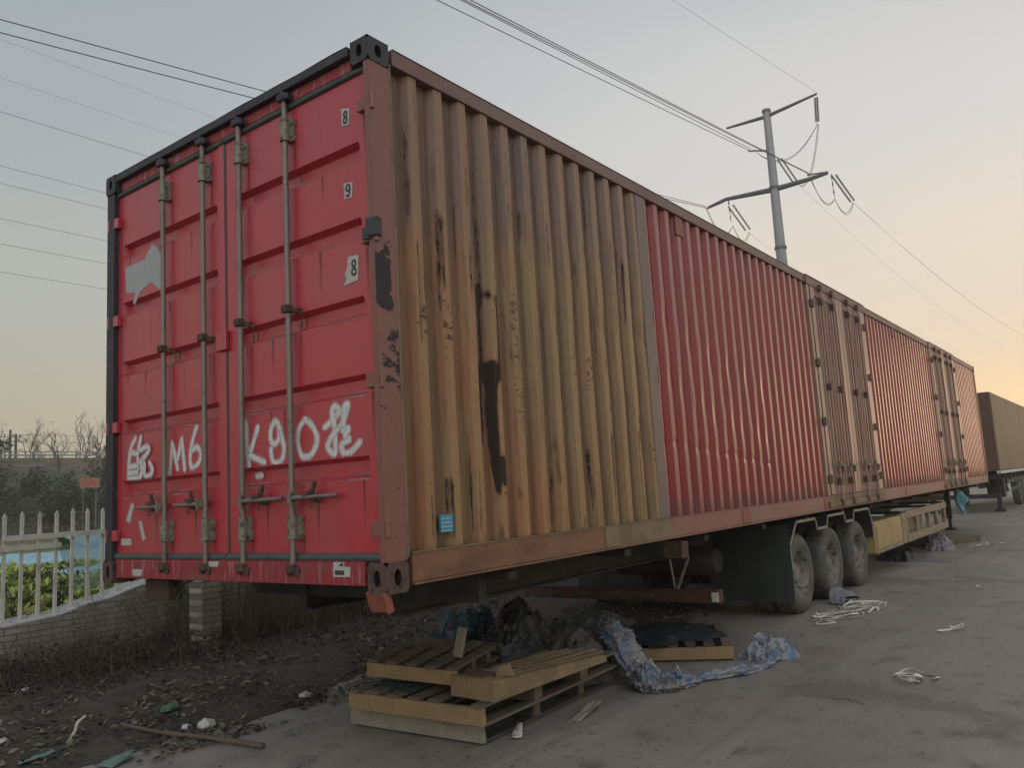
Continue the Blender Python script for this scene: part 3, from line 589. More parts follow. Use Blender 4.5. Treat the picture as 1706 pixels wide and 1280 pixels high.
def casting(x0, y0, z0, z1, mname, sx=1, sy=1):
    """corner fitting with oval holes in its rear and side faces; x0,y0 = outer corner, sx,sy = inward direction"""
    b = MB(); w = .15; d = .172; h = z1-z0
    def face(P, uw, vh, depth):
        n = 20; cu, cv = uw*.5, vh*.5; ru, rv = uw*.16, vh*.27
        rect = []; ov = []; ov2 = []
        for k in range(n):
            a = 2*math.pi*k/n; c_, s_ = math.cos(a), math.sin(a)
            t = 1/max(abs(c_), abs(s_)); rect.append((cu+cu*c_*t, cv+cv*s_*t)); ov.append((cu+ru*c_, cv+rv*s_))
        b.m = 0
        b.add([P(u, v, 0) for u, v in rect]+[P(u, v, 0) for u, v in ov], [(k, (k+1) % n, n+(k+1) % n, n+k) for k in range(n)])
        b.m = 1
        b.add([P(u, v, 0) for u, v in ov]+[P(u, v, depth) for u, v in ov], [(k, (k+1) % n, n+(k+1) % n, n+k) for k in range(n)]+[tuple(range(n, 2*n))])
        b.m = 0
    face(lambda u, v, e: (x0+sx*e, y0+sy*u, z0+v), w, h, .07)
    face(lambda u, v, e: (x0+sx*u, y0+sy*e, z0+v), d, h, .07)
    X1, Y1 = x0+sx*d, y0+sy*w
    b.add([(x0, y0, z0), (X1, y0, z0), (X1, Y1, z0), (x0, Y1, z0), (x0, y0, z1), (X1, y0, z1), (X1, Y1, z1), (x0, Y1, z1)], [(0, 1, 2, 3), (4, 5, 6, 7), (1, 2, 6, 5), (2, 3, 7, 6)])
    return b.build('corner_casting', [M[mname], M['hole']], con)
for (x0, sx) in ((-.006, 1), (LEN+.006, -1)):
    for (y0, sy) in ((-.006, 1), (W+.006, -1)):
        casting(x0, y0, 4.268, ZT+.012, 'casting_dark', sx, sy); casting(x0, y0, Z0-.035, 1.332, 'casting', sx, sy)
def post_near():
    b = MB(); zs = np.linspace(1.332, 4.268, 150); xs = np.linspace(.0, .165, 12)
    def band(z):
        k = sstep(2.25, 2.5, z)*(1-sstep(3.05, 3.3, z))
        return k
    vs = []; at = []
    for z in zs:
        for x in xs:
            vs.append((x, .0, z))
            k = .20+.75*sstep(2.72, 2.85, z)*(1-sstep(3.02, 3.22, z))*(1-sstep(.10, .15, x))+.24*sstep(2.2, 2.4, z)*(1-sstep(2.7, 2.9, z))*sstep(.0, .05, x)
            k += .12*sstep(1.6, 1.9, z)*(1-sstep(2.3, 2.5, z))
            if z > 3.4: k -= .15
            at.append(k)
    n = len(xs); b.add(vs, [(j*n+i, j*n+i+1, (j+1)*n+i+1, (j+1)*n+i) for j in range(len(zs)-1) for i in range(n-1)])
    m = len(b.v)
    b.box(.0, .165, .001, .043, 1.332, 4.268); b.box(.10, .165, .043, .12, 1.332, 4.268); at += [.25]*(len(b.v)-m)
    b.att = {'rust': at}; return b.build('corner_post', M['post'], con)
post_near()
b = MB(); b.box(.003, .165, 3.012, 3.12, 1.332, 4.268); b.build('corner_post', M['dark_frame'], con, bevel=.004)  # far post: its shadow is put into the dark colour
b = MB(); b.box(.1655, .183, -.004, .03, 1.345, 4.30); b.build('post_trim', M['rail_tan'], con, bevel=.003)
for y in (0, W-.1): MB().box(LEN-.165, LEN, y, y+.1, 1.332, 4.268).build('corner_post', M['patch_red'], con, bevel=.004)
# -- corrugated side walls, built over measured spans
PITCH = .237
def prof(x):
    u = (x/PITCH) % 1.0
    a, s = .30, .15                # outer flat, slope
    if u < a: return 0
    if u < a+s: return (u-a)/s
    if u < 1-s: return 1
    return (1-u)/s
ZW0, ZW1 = 1.375, 4.30
def wall(x0, x1, phase, m, dz, atts, dent=None, y0=.012, depth=.052, flip=False, name='side_wall'):
    xs = [x0]; k = math.floor((x0-phase)/PITCH)
    sub = [0, .10, .20, .30, .35, .40, .45, .58, .72, .85, .90, .95]
    while True:
        done = False
        for s_ in sub:
            x = phase+(k+s_)*PITCH
            if x <= x0+.004: continue
            if x >= x1-.004: done = True; break
            xs.append(x)
        if done: break
        k += 1
    xs.append(x1)
    nzv = int((ZW1-ZW0)/dz)+1; zs = np.linspace(ZW0, ZW1, nzv)
    vs = []; A = {k_: [] for k_ in atts}
    for z in zs:
        for x in xs:
            d = prof(x-phase); e = dent(x, z) if dent else 0
            yy = y0+depth*d+e
            vs.append((x+(.25*e if e else 0), W-yy if flip else yy, z))
            for k_, fn in atts.items(): A[k_].append(fn(x, z, d))
    n = len(xs); b = MB(); b.add(vs, [(j*n+i, j*n+i+1, (j+1)*n+i+1, (j+1)*n+i) for j in range(nzv-1) for i in range(n-1)])
    b.att = A; return b.build(name, M[m], con)
# rust and stain marks on the ochre section, in their own places (x, z0, z1, half width, strength)
MARKS = [(.985, 2.45, 3.10, .026, .85), (1.125, 2.45, 3.04, .032, .95), (1.05, 2.36, 2.57, .12, 1.0), (.955, 1.95, 2.46, .042, .95), (1.055, 1.64, 2.50, .045, 1.0), (1.11, 1.69, 1.93, .07, .95), (1.05, 2.95, 3.06, .05, .7), (.80, 3.0, 3.04, .06, .6),
         (1.90, 2.05, 2.66, .026, .88), (.98, 3.0, 3.95, .018, .55), (.86, 3.55, 3.9, .012, .5), (3.02, 1.9, 2.3, .022, .6), (.30, 1.95, 2.2, .012, .55),
         (.44, 1.72, 2.05, .010, .6), (.70, 1.55, 1.9, .012, .6), (.22, 2.2, 2.4, .014, .6), (1.06, 1.38, 1.5, .03, .5), (.88, 1.38, 1.47, .02, .55), (2.05, 1.39, 1.5, .02, .6), (2.22, 1.39, 1.47, .015, .55), (2.5, 1.4, 1.5, .012, .5)]
rs_ = random.Random(77)
for _ in range(70):
    z0_ = rs_.choice((1.40, rs_.uniform(1.5, 3.2), rs_.uniform(2.4, 3.6))); MARKS.append((rs_.uniform(.22, 3.2), z0_, min(4.2, z0_+rs_.uniform(.12, .75)), rs_.uniform(.006, .018), rs_.uniform(.40, .66)))
def rust_o(x, z, d):
    r = 0
    for mx, a, b_, w, s_ in MARKS:
        w2 = w*(.85+.35*nz(z, mx*7, 0, 3.0))*(.45+.55*sstep(a-.02, a+.45*(b_-a), z))
        t = max(0, 1-abs(x-mx-.012*nz(z, mx, 3, 1.6))/(w2*1.5))*sstep(a-.03, a+.08, z)*(1-sstep(b_-.08, b_+.03, z))
        r = max(r, s_*min(1, t*1.35))
    r += .30*(1-sstep(1.38, 1.45, z))
    return r
def grey_o(x, z, d):
    return sstep(2.75, 4.0, z+.5*nz(x, 0, 7, 2.9))*(.28+.9*max(0, nz(x, z*.12, 2, 4.6)+.05))+.4*math.exp(-((x-1.5)/.35)**2)*sstep(3.1, 3.6, z)+.35*math.exp(-((x-2.55)/.12)**2)*sstep(2.6, 3.2, z)
def tan_o(x, z, d): return sstep(.9, 2.2, x+.5*nz(x, z, 0, .9))
def scratch(x, z, d):
    k = .46*(1-d)*(sstep(1.4, 1.7, z)*(1-sstep(2.9, 3.5, z)))+.12
    return k*(.7+.6*nz(x, z, 5, 2))
def ridge_sheen(x, z, d):
    return max(0, 1-d*2.2)  # reflected light on the outer flats, painted in as a pale worn tone
def dent_o(x, z):
    return .012*nz(x, z, 11, 1.3)+(.016*math.exp(-((z-2.95)/.10)**2)*max(0, nz(x, 1, 1, 3)))
ow = wall(.19, 3.255, .109, 'ochre', .03, dict(rust=rust_o, grey=grey_o, tan=tan_o, scratch=scratch, ridge_sheen=ridge_sheen, groove_shade=lambda x, z, d: d, mauve=lambda x, z, d: sstep(2.9, 3.9, z+.35*nz(x, 0, 3, 1.6))), dent_o)
ow['label'] = 'rusty streaked ochre wall section'
plate_b = MB(); plate_b.box(.45, .56, -.002, .010, 1.462, 1.566)
bs = plate_b.build('blue_label', M['blue_sticker'], con); bs['label'] = 'small blue label low on the ochre wall'
b = MB()
for k in range(4):
    z = 1.548-.024*k; b.box(.458, .470, -.004, -.0025, z-.012, z); b.box(.476, .476+.06+.014*((k*7) % 3)/2, -.004, -.0025, z-.009, z-.003)
b.build('label_print', M['sticker'], bs)
def dent_r(x, z):
    e = 0
    if x < 6.4:
        for k in range(12):
            cx = 3.4+PITCH*(k+.15); cz = 3.18-.045*k+.16*nz(k*1.7, 2, 0, 1)
            e += (.010 if k % 2 else -.006)*math.exp(-((x-cx)/.05)**2-((z-cz)/.13)**2)
            e += (.006 if k % 3 else -.007)*math.exp(-((x-cx)/.05)**2-((z-cz+.55+.1*nz(k*3.1, 4, 0, 1))/.12)**2)
            e += .007*math.exp(-((x-cx)/.05)**2-((z-2.05+.02*k)/.03)**2)
    return e+.004*nz(x, z, 4, 1.1)
def rust_r(x, z, d):
    r = .12+.15*(1-sstep(1.38, 1.5, z))
    for k in range(6):
        r += .6*math.exp(-((x-3.6-.5*k)/.03)**2-((z-2.05-.02*k)/.03)**2)
    return r
wall(3.43, 8.05, 3.385, 'side_red', .05, dict(rust=rust_r, ridge_sheen=ridge_sheen, grime=lambda x, z, d: .25*d+.8*(1-sstep(1.38, 1.75, z))+.5*sstep(3.9, 4.25, z)), dent_r)
wall(11.02, 16.42, 11.04, 'side_red', .12, dict(rust=rust_r, ridge_sheen=ridge_sheen, grime=lambda x, z, d: .25*d+.8*(1-sstep(1.38, 1.75, z))+.5*sstep(3.9, 4.25, z)), lambda x, z: .005*nz(x, z, 4, 1.1))
wall(19.42, LEN-.165, 19.42, 'side_red', .2, dict(rust=rust_r, ridge_sheen=ridge_sheen, grime=lambda x, z, d: .25*d+.8*(1-sstep(1.38, 1.75, z))+.5*sstep(3.9, 4.25, z)), None)
wall(.165, LEN-.165, .2, 'side_red', .5, dict(rust=lambda x, z, d: .1, ridge_sheen=ridge_sheen), None, flip=True)
b = MB(); b.box(3.255, 3.43, .007, .07, 1.374, 4.302); b.build('joint_strip', M['strip'], con, bevel=.004)
for x, z in ((4.15, 4.19), (13.15, 4.23)):
    b = MB(); b.box(x-.08, x+.08, .002, .03, z-.10, z+.10); b.build('vent', M['patch_red'], con, bevel=.01)
# rails
b = MB()
b.m = 0; b.box(.2, 2.30, -.003, .09, Z0+.012, 1.365); b.m = 1; b.box(2.302, 3.46, -.004, .09, Z0+.010, 1.367); b.m = 2; b.box(3.462, LEN-.19, -.003, .09, Z0+.012, 1.365)
b.m = 1; b.box(.2, 3.46, -.010, .05, 1.366, 1.374); b.m = 2; b.box(3.46, LEN-.19, -.008, .05, 1.366, 1.374)
b.m = 0; b.box(.2, 3.46, -.016, .09, Z0-.004, Z0+.009); b.m = 2; b.box(3.46, LEN-.19, -.016, .09, Z0-.004, Z0+.009)
br = b.build('bottom_rail', [M['rail_rust'], M['rail_tan'], M['rail_red']], con)
for x in (2.30, 5.05, 7.85, 12.6, 16.3, 19.0, 21.9):
    b = MB(); b.box(x, x+.22, -.009, -.0035, Z0+.014, 1.362); b.build('rail_patch', M['patch_red'] if x > 3 else M['rail_tan'], br, bevel=.002)
b = MB(); b.box(.2, LEN-.19, -.004, .075, 4.302, ZT-.004); b.box(.2, LEN-.19, -.010, .06, ZT-.004, ZT+.002)
b.build('top_rail', M['top_rail'], con, bevel=.005)
MB().box(.2, LEN-.2, W-.08, W, 4.30, ZT).build('top_rail', M['top_rail'], con); MB().box(.2, LEN-.2, W-.08, W, Z0, 1.374).build('bottom_rail', M['rail_red'], con)
def roof():
    b = MB(); n = 420
    vs = []
    for i in range(n):
        x = .17+(LEN-.34)*i/(n-1)
        for j in range(3): vs.append((x, .06+(W-.12)*j/2, ZT-.01-.02*prof(x)+.01*(j == 1)))
    b.add(vs, [(i*3+j, i*3+j+1, (i+1)*3+j+1, (i+1)*3+j) for i in range(n-1) for j in range(2)])
    b.build('roof_sheet', M['roof'], con)
roof()
b = MB(); b.box(.17, LEN-.02, .08, W-.08, 1.33, 1.36)
for i in range(56): b.box(.4+i*.4, .46+i*.4, .09, W-.09, Z0+.03, 1.33)
b.build('floor_frame', M['chassis'], con)
MB().box(LEN-.06, LEN-.02, .1, W-.1, Z0, 4.27).build('front_wall', M['side_red'], con)
# -- the two pairs of side doors
def side_doors(x0, x1, big):
    b = MB(); b.box(x0-.03, x1+.03, -.020, .02, 4.285, 4.405); b.box(x0-.03, x1+.03, -.028, .06, 4.405, 4.418)
    hd = b.build('side_door_header', M['top_rail'], con, bevel=.004)
    b = MB(); b.box(x0, x1, -.012, .06, 1.30, 1.378); b.box(x0-.02, x1+.02, -.03, -.0125, 1.215, 1.30)
    b.build('side_door_sill', M['rail_tan'], con, bevel=.004)
    for xa, xb in ((x0, x0+.10), (x1-.10, x1)):
        MB().box(xa, xb, -.010, .06, 1.378, 4.285).build('side_door_post', M['stile'], con, bevel=.006)
    xm = (x0+x1)/2
    for side, (a, c) in ((-1, (x0+.112, xm-.008)), (1, (xm+.008, x1-.112))):
        n = 7; wv = (c-a-.36)/n; b = MB(); xs = []
        zs = [1.39, 1.50, 4.16, 4.275]
        pr = [(a, 0), (a+.17, 0), (a+.19, .04)]
        x = a+.19
        for k in range(n):
            pr += [(x+wv*.38, .04), (x+wv*.5, .008), (x+wv*.88, .008), (x+wv, .04)]; x += wv
        pr += [(c-.17, .0), (c, .0)]
        vs = []
        for z in (1.385, 1.5, 1.52, 4.14, 4.16, 4.278):
            for (px, dd) in pr:
                inner = 1.51 < z < 4.15
                vs.append((px, -.012+(dd if inner else 0), z))
        q = len(pr); b.add(vs, [(j*q+i, j*q+i+1, (j+1)*q+i+1, (j+1)*q+i) for j in range(5) for i in range(q-1)])
        lf = b.build('side_door_leaf', M['side_door'], con)
        b = MB()
        b.box(a+.002, a+.155, -.018, -.0125, 1.385, 4.278); b.box(c-.155, c-.002, -.018, -.0125, 1.385, 4.278)
        b.build('door_stile', M['stile'], lf, bevel=.003)
        b = MB(); ge = c+.002 if side < 0 else a-.002
        b.box(a+.165, a+.19, -.016, -.0125, 1.5, 4.10); b.build('gasket', M['gasket'], lf)
        hx = a if side < 0 else c
        for z in (4.02, 3.187, 2.377, 1.596):
            b = MB(); b.box(min(hx, hx-side*-.12) if side < 0 else hx-.12, (hx+.12) if side < 0 else hx, -.045, -.019, z-.055, z+.055) if False else None
            b.box(hx-.075, hx+.075, -.036, -.0185, z-.05, z+.05); b.tube([(hx, -.034, z-.06), (hx, -.034, z+.06)], .017, 8)
            b.build('hinge', M['hinge_red'], lf, bevel=.005)
        for f in (.30, .72):
            bx = a+(c-a)*f
            b = MB(); b.tube([(bx, -.040, 1.27), (bx, -.040, 4.30)], .018, 10); b.build('locking_bar', M['stile'], lf, smooth=50)
            for z in (4.10, 2.88, 1.56): MB().obox((bx, -.036, z), (.07, .05, .10)).build('bar_bracket', M['hinge_red'], lf, bevel=.006)
            for z in (4.30, 1.27): MB().obox((bx, -.034, z), (.085, .055, .09)).build('cam_keeper', M['hinge_red'], lf, bevel=.006)
            b = MB(); s2 = 1 if f < .5 else -1
            b.tube([(bx, -.058, 1.80), (bx+.10, -.066, 1.765), (bx+.26, -.06, 1.77)], [.018, .015, .012], 8); b.obox((bx, -.050, 1.80), (.05, .045, .07)); b.obox((bx+.16, -.045, 1.72), (.045, .05, .08))
            b.build('handle', M['bracket'], lf, smooth=50)
side_doors(8.06, 11.01, True); side_doors(16.43, 19.41, False)

# ------------------------------------------------------------------ semi-trailer under it
tr = thing('semi_trailer', (8.4, 1.56, 0), 'dark three-axle semi-trailer chassis carrying the long red container', 'trailer')
b = MB()
for y in (.98, 2.02):
    b.box(1.1, 22.0, y, y+.12, 1.155, 1.175); b.box(1.1, 22.0, y+.05, y+.07, .86, 1.155); b.box(1.1, 22.0, y, y+.12, .84, .86)
b.build('main_beam', M['chassis'], tr)
b = MB()
for i in range(14): b.box(1.2+i*1.55, 1.3+i*1.55, .10, W-.10, 1.10, 1.150)
b.box(1.12, 1.2, .3, W-.3, .95, 1.15)
b.build('cross_member', M['chassis'], tr)
# suspension, axles, tanks
b = MB()
for cx in (7.10, 8.42, 9.74):
    b.tube([(cx, .3, .475), (cx, W-.3, .475)], .075, 10)
    for y in (.98, 2.05):
        pts = [(cx-.6, y, .62), (cx-.3, y, .575), (cx, y, .565), (cx+.3, y, .575), (cx+.6, y, .62)]
        for k in range(3): b.tube([(p[0]*(1)+0, p[1]+.04, p[2]+.02*k) for p in pts], .022, 6)
        b.box(cx-.68, cx-.52, y, y+.1, .6, .86); b.box(cx+.52, cx+.68, y, y+.1, .6, .86)
b.build('axle_assembly', M['chassis'], tr)
for (x, y) in ((5.9, 1.1), (5.9, 1.6)):
    MB().lathe([(.0, -.42), (.13, -.42), (.17, -.36), (.17, .36), (.13, .42), (0, .42)], 16, 'y', (x, y, .74)).build('air_tank', M['chassis'], tr, smooth=50)
# wheels
def wheel(c, outer):
    prof_t = [(.29, -.115), (.33, -.135), (.40, -.140), (.45, -.125), (.475, -.095), (.475, .095), (.45, .125), (.40, .140), (.33, .135), (.29, .115)]
    t = MB(); t.lathe(prof_t, 40, 'y', c)
    for k in range(40):
        a = 2*math.pi*k/40
        for h in (-.05, .05): t.obox((c[0]+.474*math.cos(a), c[1]+h+.02*(k % 2), c[2]+.474*math.sin(a)), (.05, .075, .016), rmat(0, -math.degrees(a)-90, 0))
    w = t.build('wheel', M['tyre'], tr, smooth=45)
    s = outer
    r = MB(); r.lathe([(.292, -.118*s), (.285, -.118*s), (.27, -.09*s), (.255, -.02*s), (.225, .015*s), (.13, .02*s), (.125, -.05*s), (.10, -.075*s), (.0, -.078*s), (0, .1*s), (.292, .1*s)], 28, 'y', c)
    rim = r.build('rim', M['rim'], w, smooth=40)
    r = MB()
    for k in range(10):
        a = 2*math.pi*k/10; r.tube([(c[0]+.17*math.cos(a), c[1]+.018*s, c[2]+.17*math.sin(a)), (c[0]+.17*math.cos(a), c[1]-.02*s, c[2]+.17*math.sin(a))], .016, 6)
    r.build('wheel_nuts', M['rusty'], w)
    return w
for cx in (7.10, 8.42, 9.74):
    wheel((cx, .26, .475), 1); wheel((cx, .57, .475), 1); wheel((cx, W-.26, .475), -1); wheel((cx, W-.57, .475), -1)
# stepped mudguard with its bare metal edge
MG = [(6.61, .60), (6.60, .86), (6.90, 1.122), (7.64, 1.122), (7.70, .985), (8.11, .985), (8.18, 1.122), (8.95, 1.122), (8.99, .995), (9.40, .995), (9.45, 1.122), (10.28, 1.115), (10.42, .86), (10.43, .66)]
for y0, y1 in ((.08, .80), (W-.80, W-.08)):
    b = MB(); vs = [(x, y, z) for x, z in MG for y in (y0, y1)]
    b.add(vs, [(2*i, 2*i+2, 2*i+3, 2*i+1) for i in range(len(MG)-1)]); b.build('mudguard', M['chassis'], tr)
    ye = y0 if y0 < 1 else y1
    b = MB()
    for (xa, za), (xb, zb) in zip(MG, MG[1:]):
        L_ = math.hypot(xb-xa, zb-za); b.obox(((xa+xb)/2, ye-.004 if y0 < 1 else ye+.004, (za+zb)/2-.012), (L_+.02, .012, .034), rmat(0, -math.degrees(math.atan2(zb-za, xb-xa)), 0))
    b.build('mudguard_edge', M['steel_edge'], tr)
for y0 in (.06, W-1.08):
    b = MB(); b.grid(8, 8, lambda u, v: (6.54+.02*math.sin(u*7+v*3)*v, y0+1.02*u, 1.10-.90*v)); b.grid(8, 8, lambda u, v: (6.555+.02*math.sin(u*7+v*3)*v, y0+1.02*u, 1.10-.90*v))
    b.build('mud_flap', M['flap'], tr, smooth=True)
# rear underrun bumper hung on V brackets, with lamps
b = MB(); b.box(4.97, 5.09, .30, 2.82, .40, .535); bm_ = b.build('rear_bumper', M['chassis_red'], tr, bevel=.008)
b = MB(); b.box(4.952, 4.968, .305, .375, .42, .515); b.build('reflector', M['white_dirty'], bm_)
for y in (1.05, 1.45, 1.9, 2.3): MB().box(4.952, 4.968, y, y+.16, .445, .49).build('tail_lamp', M['lamp_box'], bm_)
MB().box(4.96, 4.968, 2.4, 2.81, .41, .525).build('reflector', M['lamp_box'], bm_)
for y in (.76, 2.36):
    b = MB(); b.box(4.90, 5.06, y-.12, y+.10, .87, 1.09)
    b.build('bumper_hanger', M['guard'], tr, bevel=.006)
    b = MB(); b.tube([(5.02, y+.10, .88), (5.03, y+.06, .535)], .014, 6); b.tube([(5.02, y-.13, .88), (5.03, y+.03, .535)], .018, 6); b.build('bumper_stay', M['steel_edge'], tr)
# bracket below the rear corner, lamp boxes at the far corner
b = MB(); b.obox((.02, .09, 1.118), (.02, .155, .115), rmat(0, -18, 0)); b.obox((.015, .008, 1.118), (.05, .012, .115), rmat(0, -18, 0))
b.build('corner_plate', M['orange'], tr, bevel=.003)
b = MB(); b.box(.28, .40, 2.86, 3.03, 1.00, 1.16); b.box(.27, .40, 2.68, 2.845, 1.00, 1.16); b.build('lamp_box', M['lamp_box'], tr, bevel=.008)
b = MB(); b.tube(smooth_path([(.3, 2.66, 1.14), (.26, 2.55, 1.09), (.25, 2.45, 1.13), (.3, 2.35, 1.17)]), .008, 6); b.tube(smooth_path([(.3, 2.64, 1.05), (.28, 2.60, 1.0), (.32, 2.55, 1.1)]), .006, 6); b.build('loose_cable', M['wire'], tr)
# toolbox and side guard ahead of the wheels
b = MB(); b.box(10.48, 12.32, .07, .62, .385, .875); tb = b.build('toolbox', M['toolbox'], tr, bevel=.015)
b = MB(); b.box(10.56, 12.24, .058, .069, .45, .81); b.build('toolbox_lid', M['toolbox'], tb, bevel=.006)
b = MB(); b.box(10.5, 12.3, .064, .069, .385, .44); b.build('toolbox_rim', M['guard'], tb)
b = MB(); b.box(12.7, 16.5, .05, .13, .80, .925); b.box(12.7, 16.5, .05, .12, .385, .52); b.box(12.34, 12.7, .06, .13, .385, .90)
for x in (12.7, 13.6, 14.7, 15.5, 16.35): b.box(x, x+.13, .07, .14, .52, .80)
b.box(12.9, 15.2, .3, .5, .50, .85)
b.build('side_guard', M['guard'], tr, bevel=.008)
for x in (12.4, 14.7, 16.4): MB().box(x, x+.05, .10, .98, .9, .95).build('guard_bracket', M['chassis'], tr)
MB().box(14.70, 14.78, .12, .2, .18, .39).build('guard_bracket', M['chassis'], tr)
for y in (.75, W-.85):
    b = MB(); b.box(21.2, 21.34, y, y+.14, .30, 1.14); b.box(21.23, 21.31, y+.03, y+.11, .06, .30); b.box(21.12, 21.42, y-.06, y+.2, .0, .06); b.build('landing_leg', M['chassis'], tr, bevel=.006)
b = MB(); vs = MB()
def bluehang(u, v): return (19.9+.25*math.sin(v*3+u*4)+.12*u, .18+.2*u+.06*math.sin(v*9+u*3), 1.18-.62*v-.1*math.sin(u*6)*v)
o = MB().grid(14, 22, bluehang).build('hanging_sheet', M['blue_cloth'], smooth=True); tag(o, 'bright blue plastic sheet hanging below the far end of the red container', 'sheet')

# ------------------------------------------------------------------ the other trailer beyond
FX, FY = 29.0, .40
ft = thing('parked_trailer', (FX, FY, 0), 'brown box trailer parked beyond the far end of the red container', 'trailer')
b = MB(); b.m = 0; b.box(FX+.02, FX+14, FY+.0, FY+2.6, 1.43, 4.15); b.build('box_body', M['far_box'], ft, bevel=.03)
b = MB(); b.box(FX-.03, FX+.018, FY+.03, FY+2.57, 1.45, 4.14)
for y in (.5, 1.25, 1.4, 2.1): b.tube([(FX-.05, FY+y, 1.5), (FX-.05, FY+y, 4.1)], .025, 6)
b.build('rear_doors', M['far_front'], ft)
MB().box(FX-.02, FX+14, FY-.03, FY+.1, 1.33, 1.428).build('side_rail', M['white_dirty'], ft)
b = MB(); b.box(FX+.2, FX+14, FY+.6, FY+.75, .85, 1.32); b.box(FX+.2, FX+14, FY+1.8, FY+1.95, .85, 1.32); b.box(FX+.1, FX+.25, FY+.1, FY+2.4, .5, .65)
for i in range(12): b.box(FX+.2+i*1.1, FX+.3+i*1.1, FY+.05, FY+2.5, 1.15, 1.325)
b.build('chassis_frame', M['chassis'], ft)
b = MB(); b.box(FX+1.0, FX+1.5, FY+.06, FY+.6, .5, 1.12); b.build('battery_box', M['chassis'], ft, bevel=.02)
b = MB()
for z in (.68, .98): b.box(FX+1.55, FX+4.5, FY+.0, FY+.06, z, z+.10)
for x in (1.6, 2.9, 4.3): b.box(FX+x, FX+x+.1, FY+.03, FY+.07, .68, 1.32)
b.build('side_guard', M['chassis'], ft)
MB().box(FX+1.7, FX+1.72+.4, FY-.012, FY-.002, .70, .92).build('side_plate', M['white_dirty'], ft)
for x in (.9, 6.5, 7.8):
    for y in (.25, 2.35):
        if x < 2:
            b = MB(); b.box(FX+x, FX+x+.14, FY+y-.07, FY+y+.07, .1, 1.2); b.box(FX+x-.1, FX+x+.24, FY+y-.16, FY+y+.16, 0, .10); b.build('landing_leg', M['chassis'], ft)
        else:
            MB().lathe([(.0, -.14), (.28, -.12), (.30, -.14), (.44, -.14), (.48, -.1), (.48, .1), (.44, .14), (0, .14)], 24, 'y', (FX+x, FY+y, .48)).build('wheel', M['tyre'], ft, smooth=40)

# ------------------------------------------------------------------ pallets
def oriented(name, mats_parts, label, group, loc, ux, uy, cat='pallet'): pass
def slab(b, O, ux, uy, a0, a1, c0, c1, z0, z1, jig=0, tilt=(0, 0)):
    """box laid out in the pallet's own frame: a along ux, c along uy"""
    j = lambda: rnd.uniform(-jig, jig)
    vs = []
    for z in (z0, z1):
        for a, c in ((a0, c0), (a1, c0), (a1, c1), (a0, c1)):
            p = Vector((O[0], O[1], 0))+ux*(a+j())+uy*(c+j()); vs.append((p.x, p.y, z+tilt[0]*a+tilt[1]*c))
    b.add(vs, [(3,2,1,0),(4,5,6,7),(0,1,5,4),(1,2,6,5),(2,3,7,6),(3,0,4,7)])
def pallet(O, ux, uy, La, Lc, z0, label, mf, mb_, group='wooden pallets dumped beside the trailer', th=.135, n=7, tilt=(0, 0), broken=0, skip=()):
    """ux: away from the viewer (deck boards run this way), uy: along the front board"""
    t = thing('wooden_pallet', (O[0], O[1], z0), label, 'pallet', group)
    b = MB(); slab(b, O, ux, uy, 0, .035, 0, Lc, z0+.004, z0+th-.018, .004, tilt); b.build('front_board', M[mf], t, bevel=.003)
    for a in [La*.30, La*.62, La-.035]:
        b = MB(); slab(b, O, ux, uy, a, a+.035, 0, Lc, z0+.02, z0+th-.018, .004, tilt)
        b.build('stringer', M[mb_], t)
    for k in range(n):
        if k in skip: continue
        c0 = (Lc-.11)*k/(n-1); l = La if not broken else La*rnd.uniform(.6, 1)
        b = MB(); dz_ = rnd.uniform(0, .007); sk_ = rnd.uniform(-.006, .006); slab(b, O, ux, uy, rnd.uniform(-.012, .02), l*rnd.uniform(.97, 1), c0, c0+.10, z0+th-.0175, z0+th+.002+dz_, .008, (tilt[0]+sk_, tilt[1]))
        b.build('deck_board', M[mb_ if 0 < k else 'wood_brown'], t, bevel=.002)
    for c0 in (0, (Lc-.1)/2, Lc-.1):
        b = MB(); slab(b, O, ux, uy, .036, La, c0, c0+.10, z0-.016+.016, z0+.0195, .004, tilt); b.build('bottom_board', M[mb_], t, bevel=.002)
    for a in (La*.30, La*.62, La*.93):
        b = MB(); slab(b, O, ux, uy, a-.05, a+.05, .01, .1, z0+.02, z0+th-.018, .004, tilt) if a > 9 else slab(b, O, ux, uy, a+.04, a+.12, .012, .1, z0+.02, z0+th-.018, .004, tilt)
        b.build('spacer_block', M['wood_brown'], t)
    return t
A = Vector((1.196, .393, 0)); Bv = Vector((1.134, 1.632, 0)); Cv = Vector((3.276, .50, 0))
uy = (Bv-A).normalized(); ux = (Cv-A).normalized()
pallet((1.196, .393), ux, uy, 2.05, 1.24, .012, 'bottom pallet of the stack, weathered grey front board', 'wood_pale', 'wood_dark')
pallet((1.08, .285), ux, uy, 2.08, 1.235, .162, 'middle pallet of the stack, yellow pine front board and dark slats', 'wood_yellow', 'wood_brown', skip=(1,))
ux2 = Vector((math.cos(R(22)), math.sin(R(22)), 0)); uy2 = Vector((-math.sin(R(4)), math.cos(R(4)), 0))
pallet((1.262, .66), ux2, uy2, 1.15, .86, .345, 'broken topmost pallet of the stack, pale board at its front', 'wood_yellow', 'wood_brown', th=.12, n=5, tilt=(-.02, .01), broken=1)
pallet((4.262, -.115), Vector((math.cos(R(28)), math.sin(R(28)), 0)), Vector((-math.sin(R(28)), math.cos(R(28)), 0)), 1.25, 1.3, .012, 'dark pallet lying apart, its yellow edge board beside the blue film', 'wood_yellow', 'wood_dark', n=8)
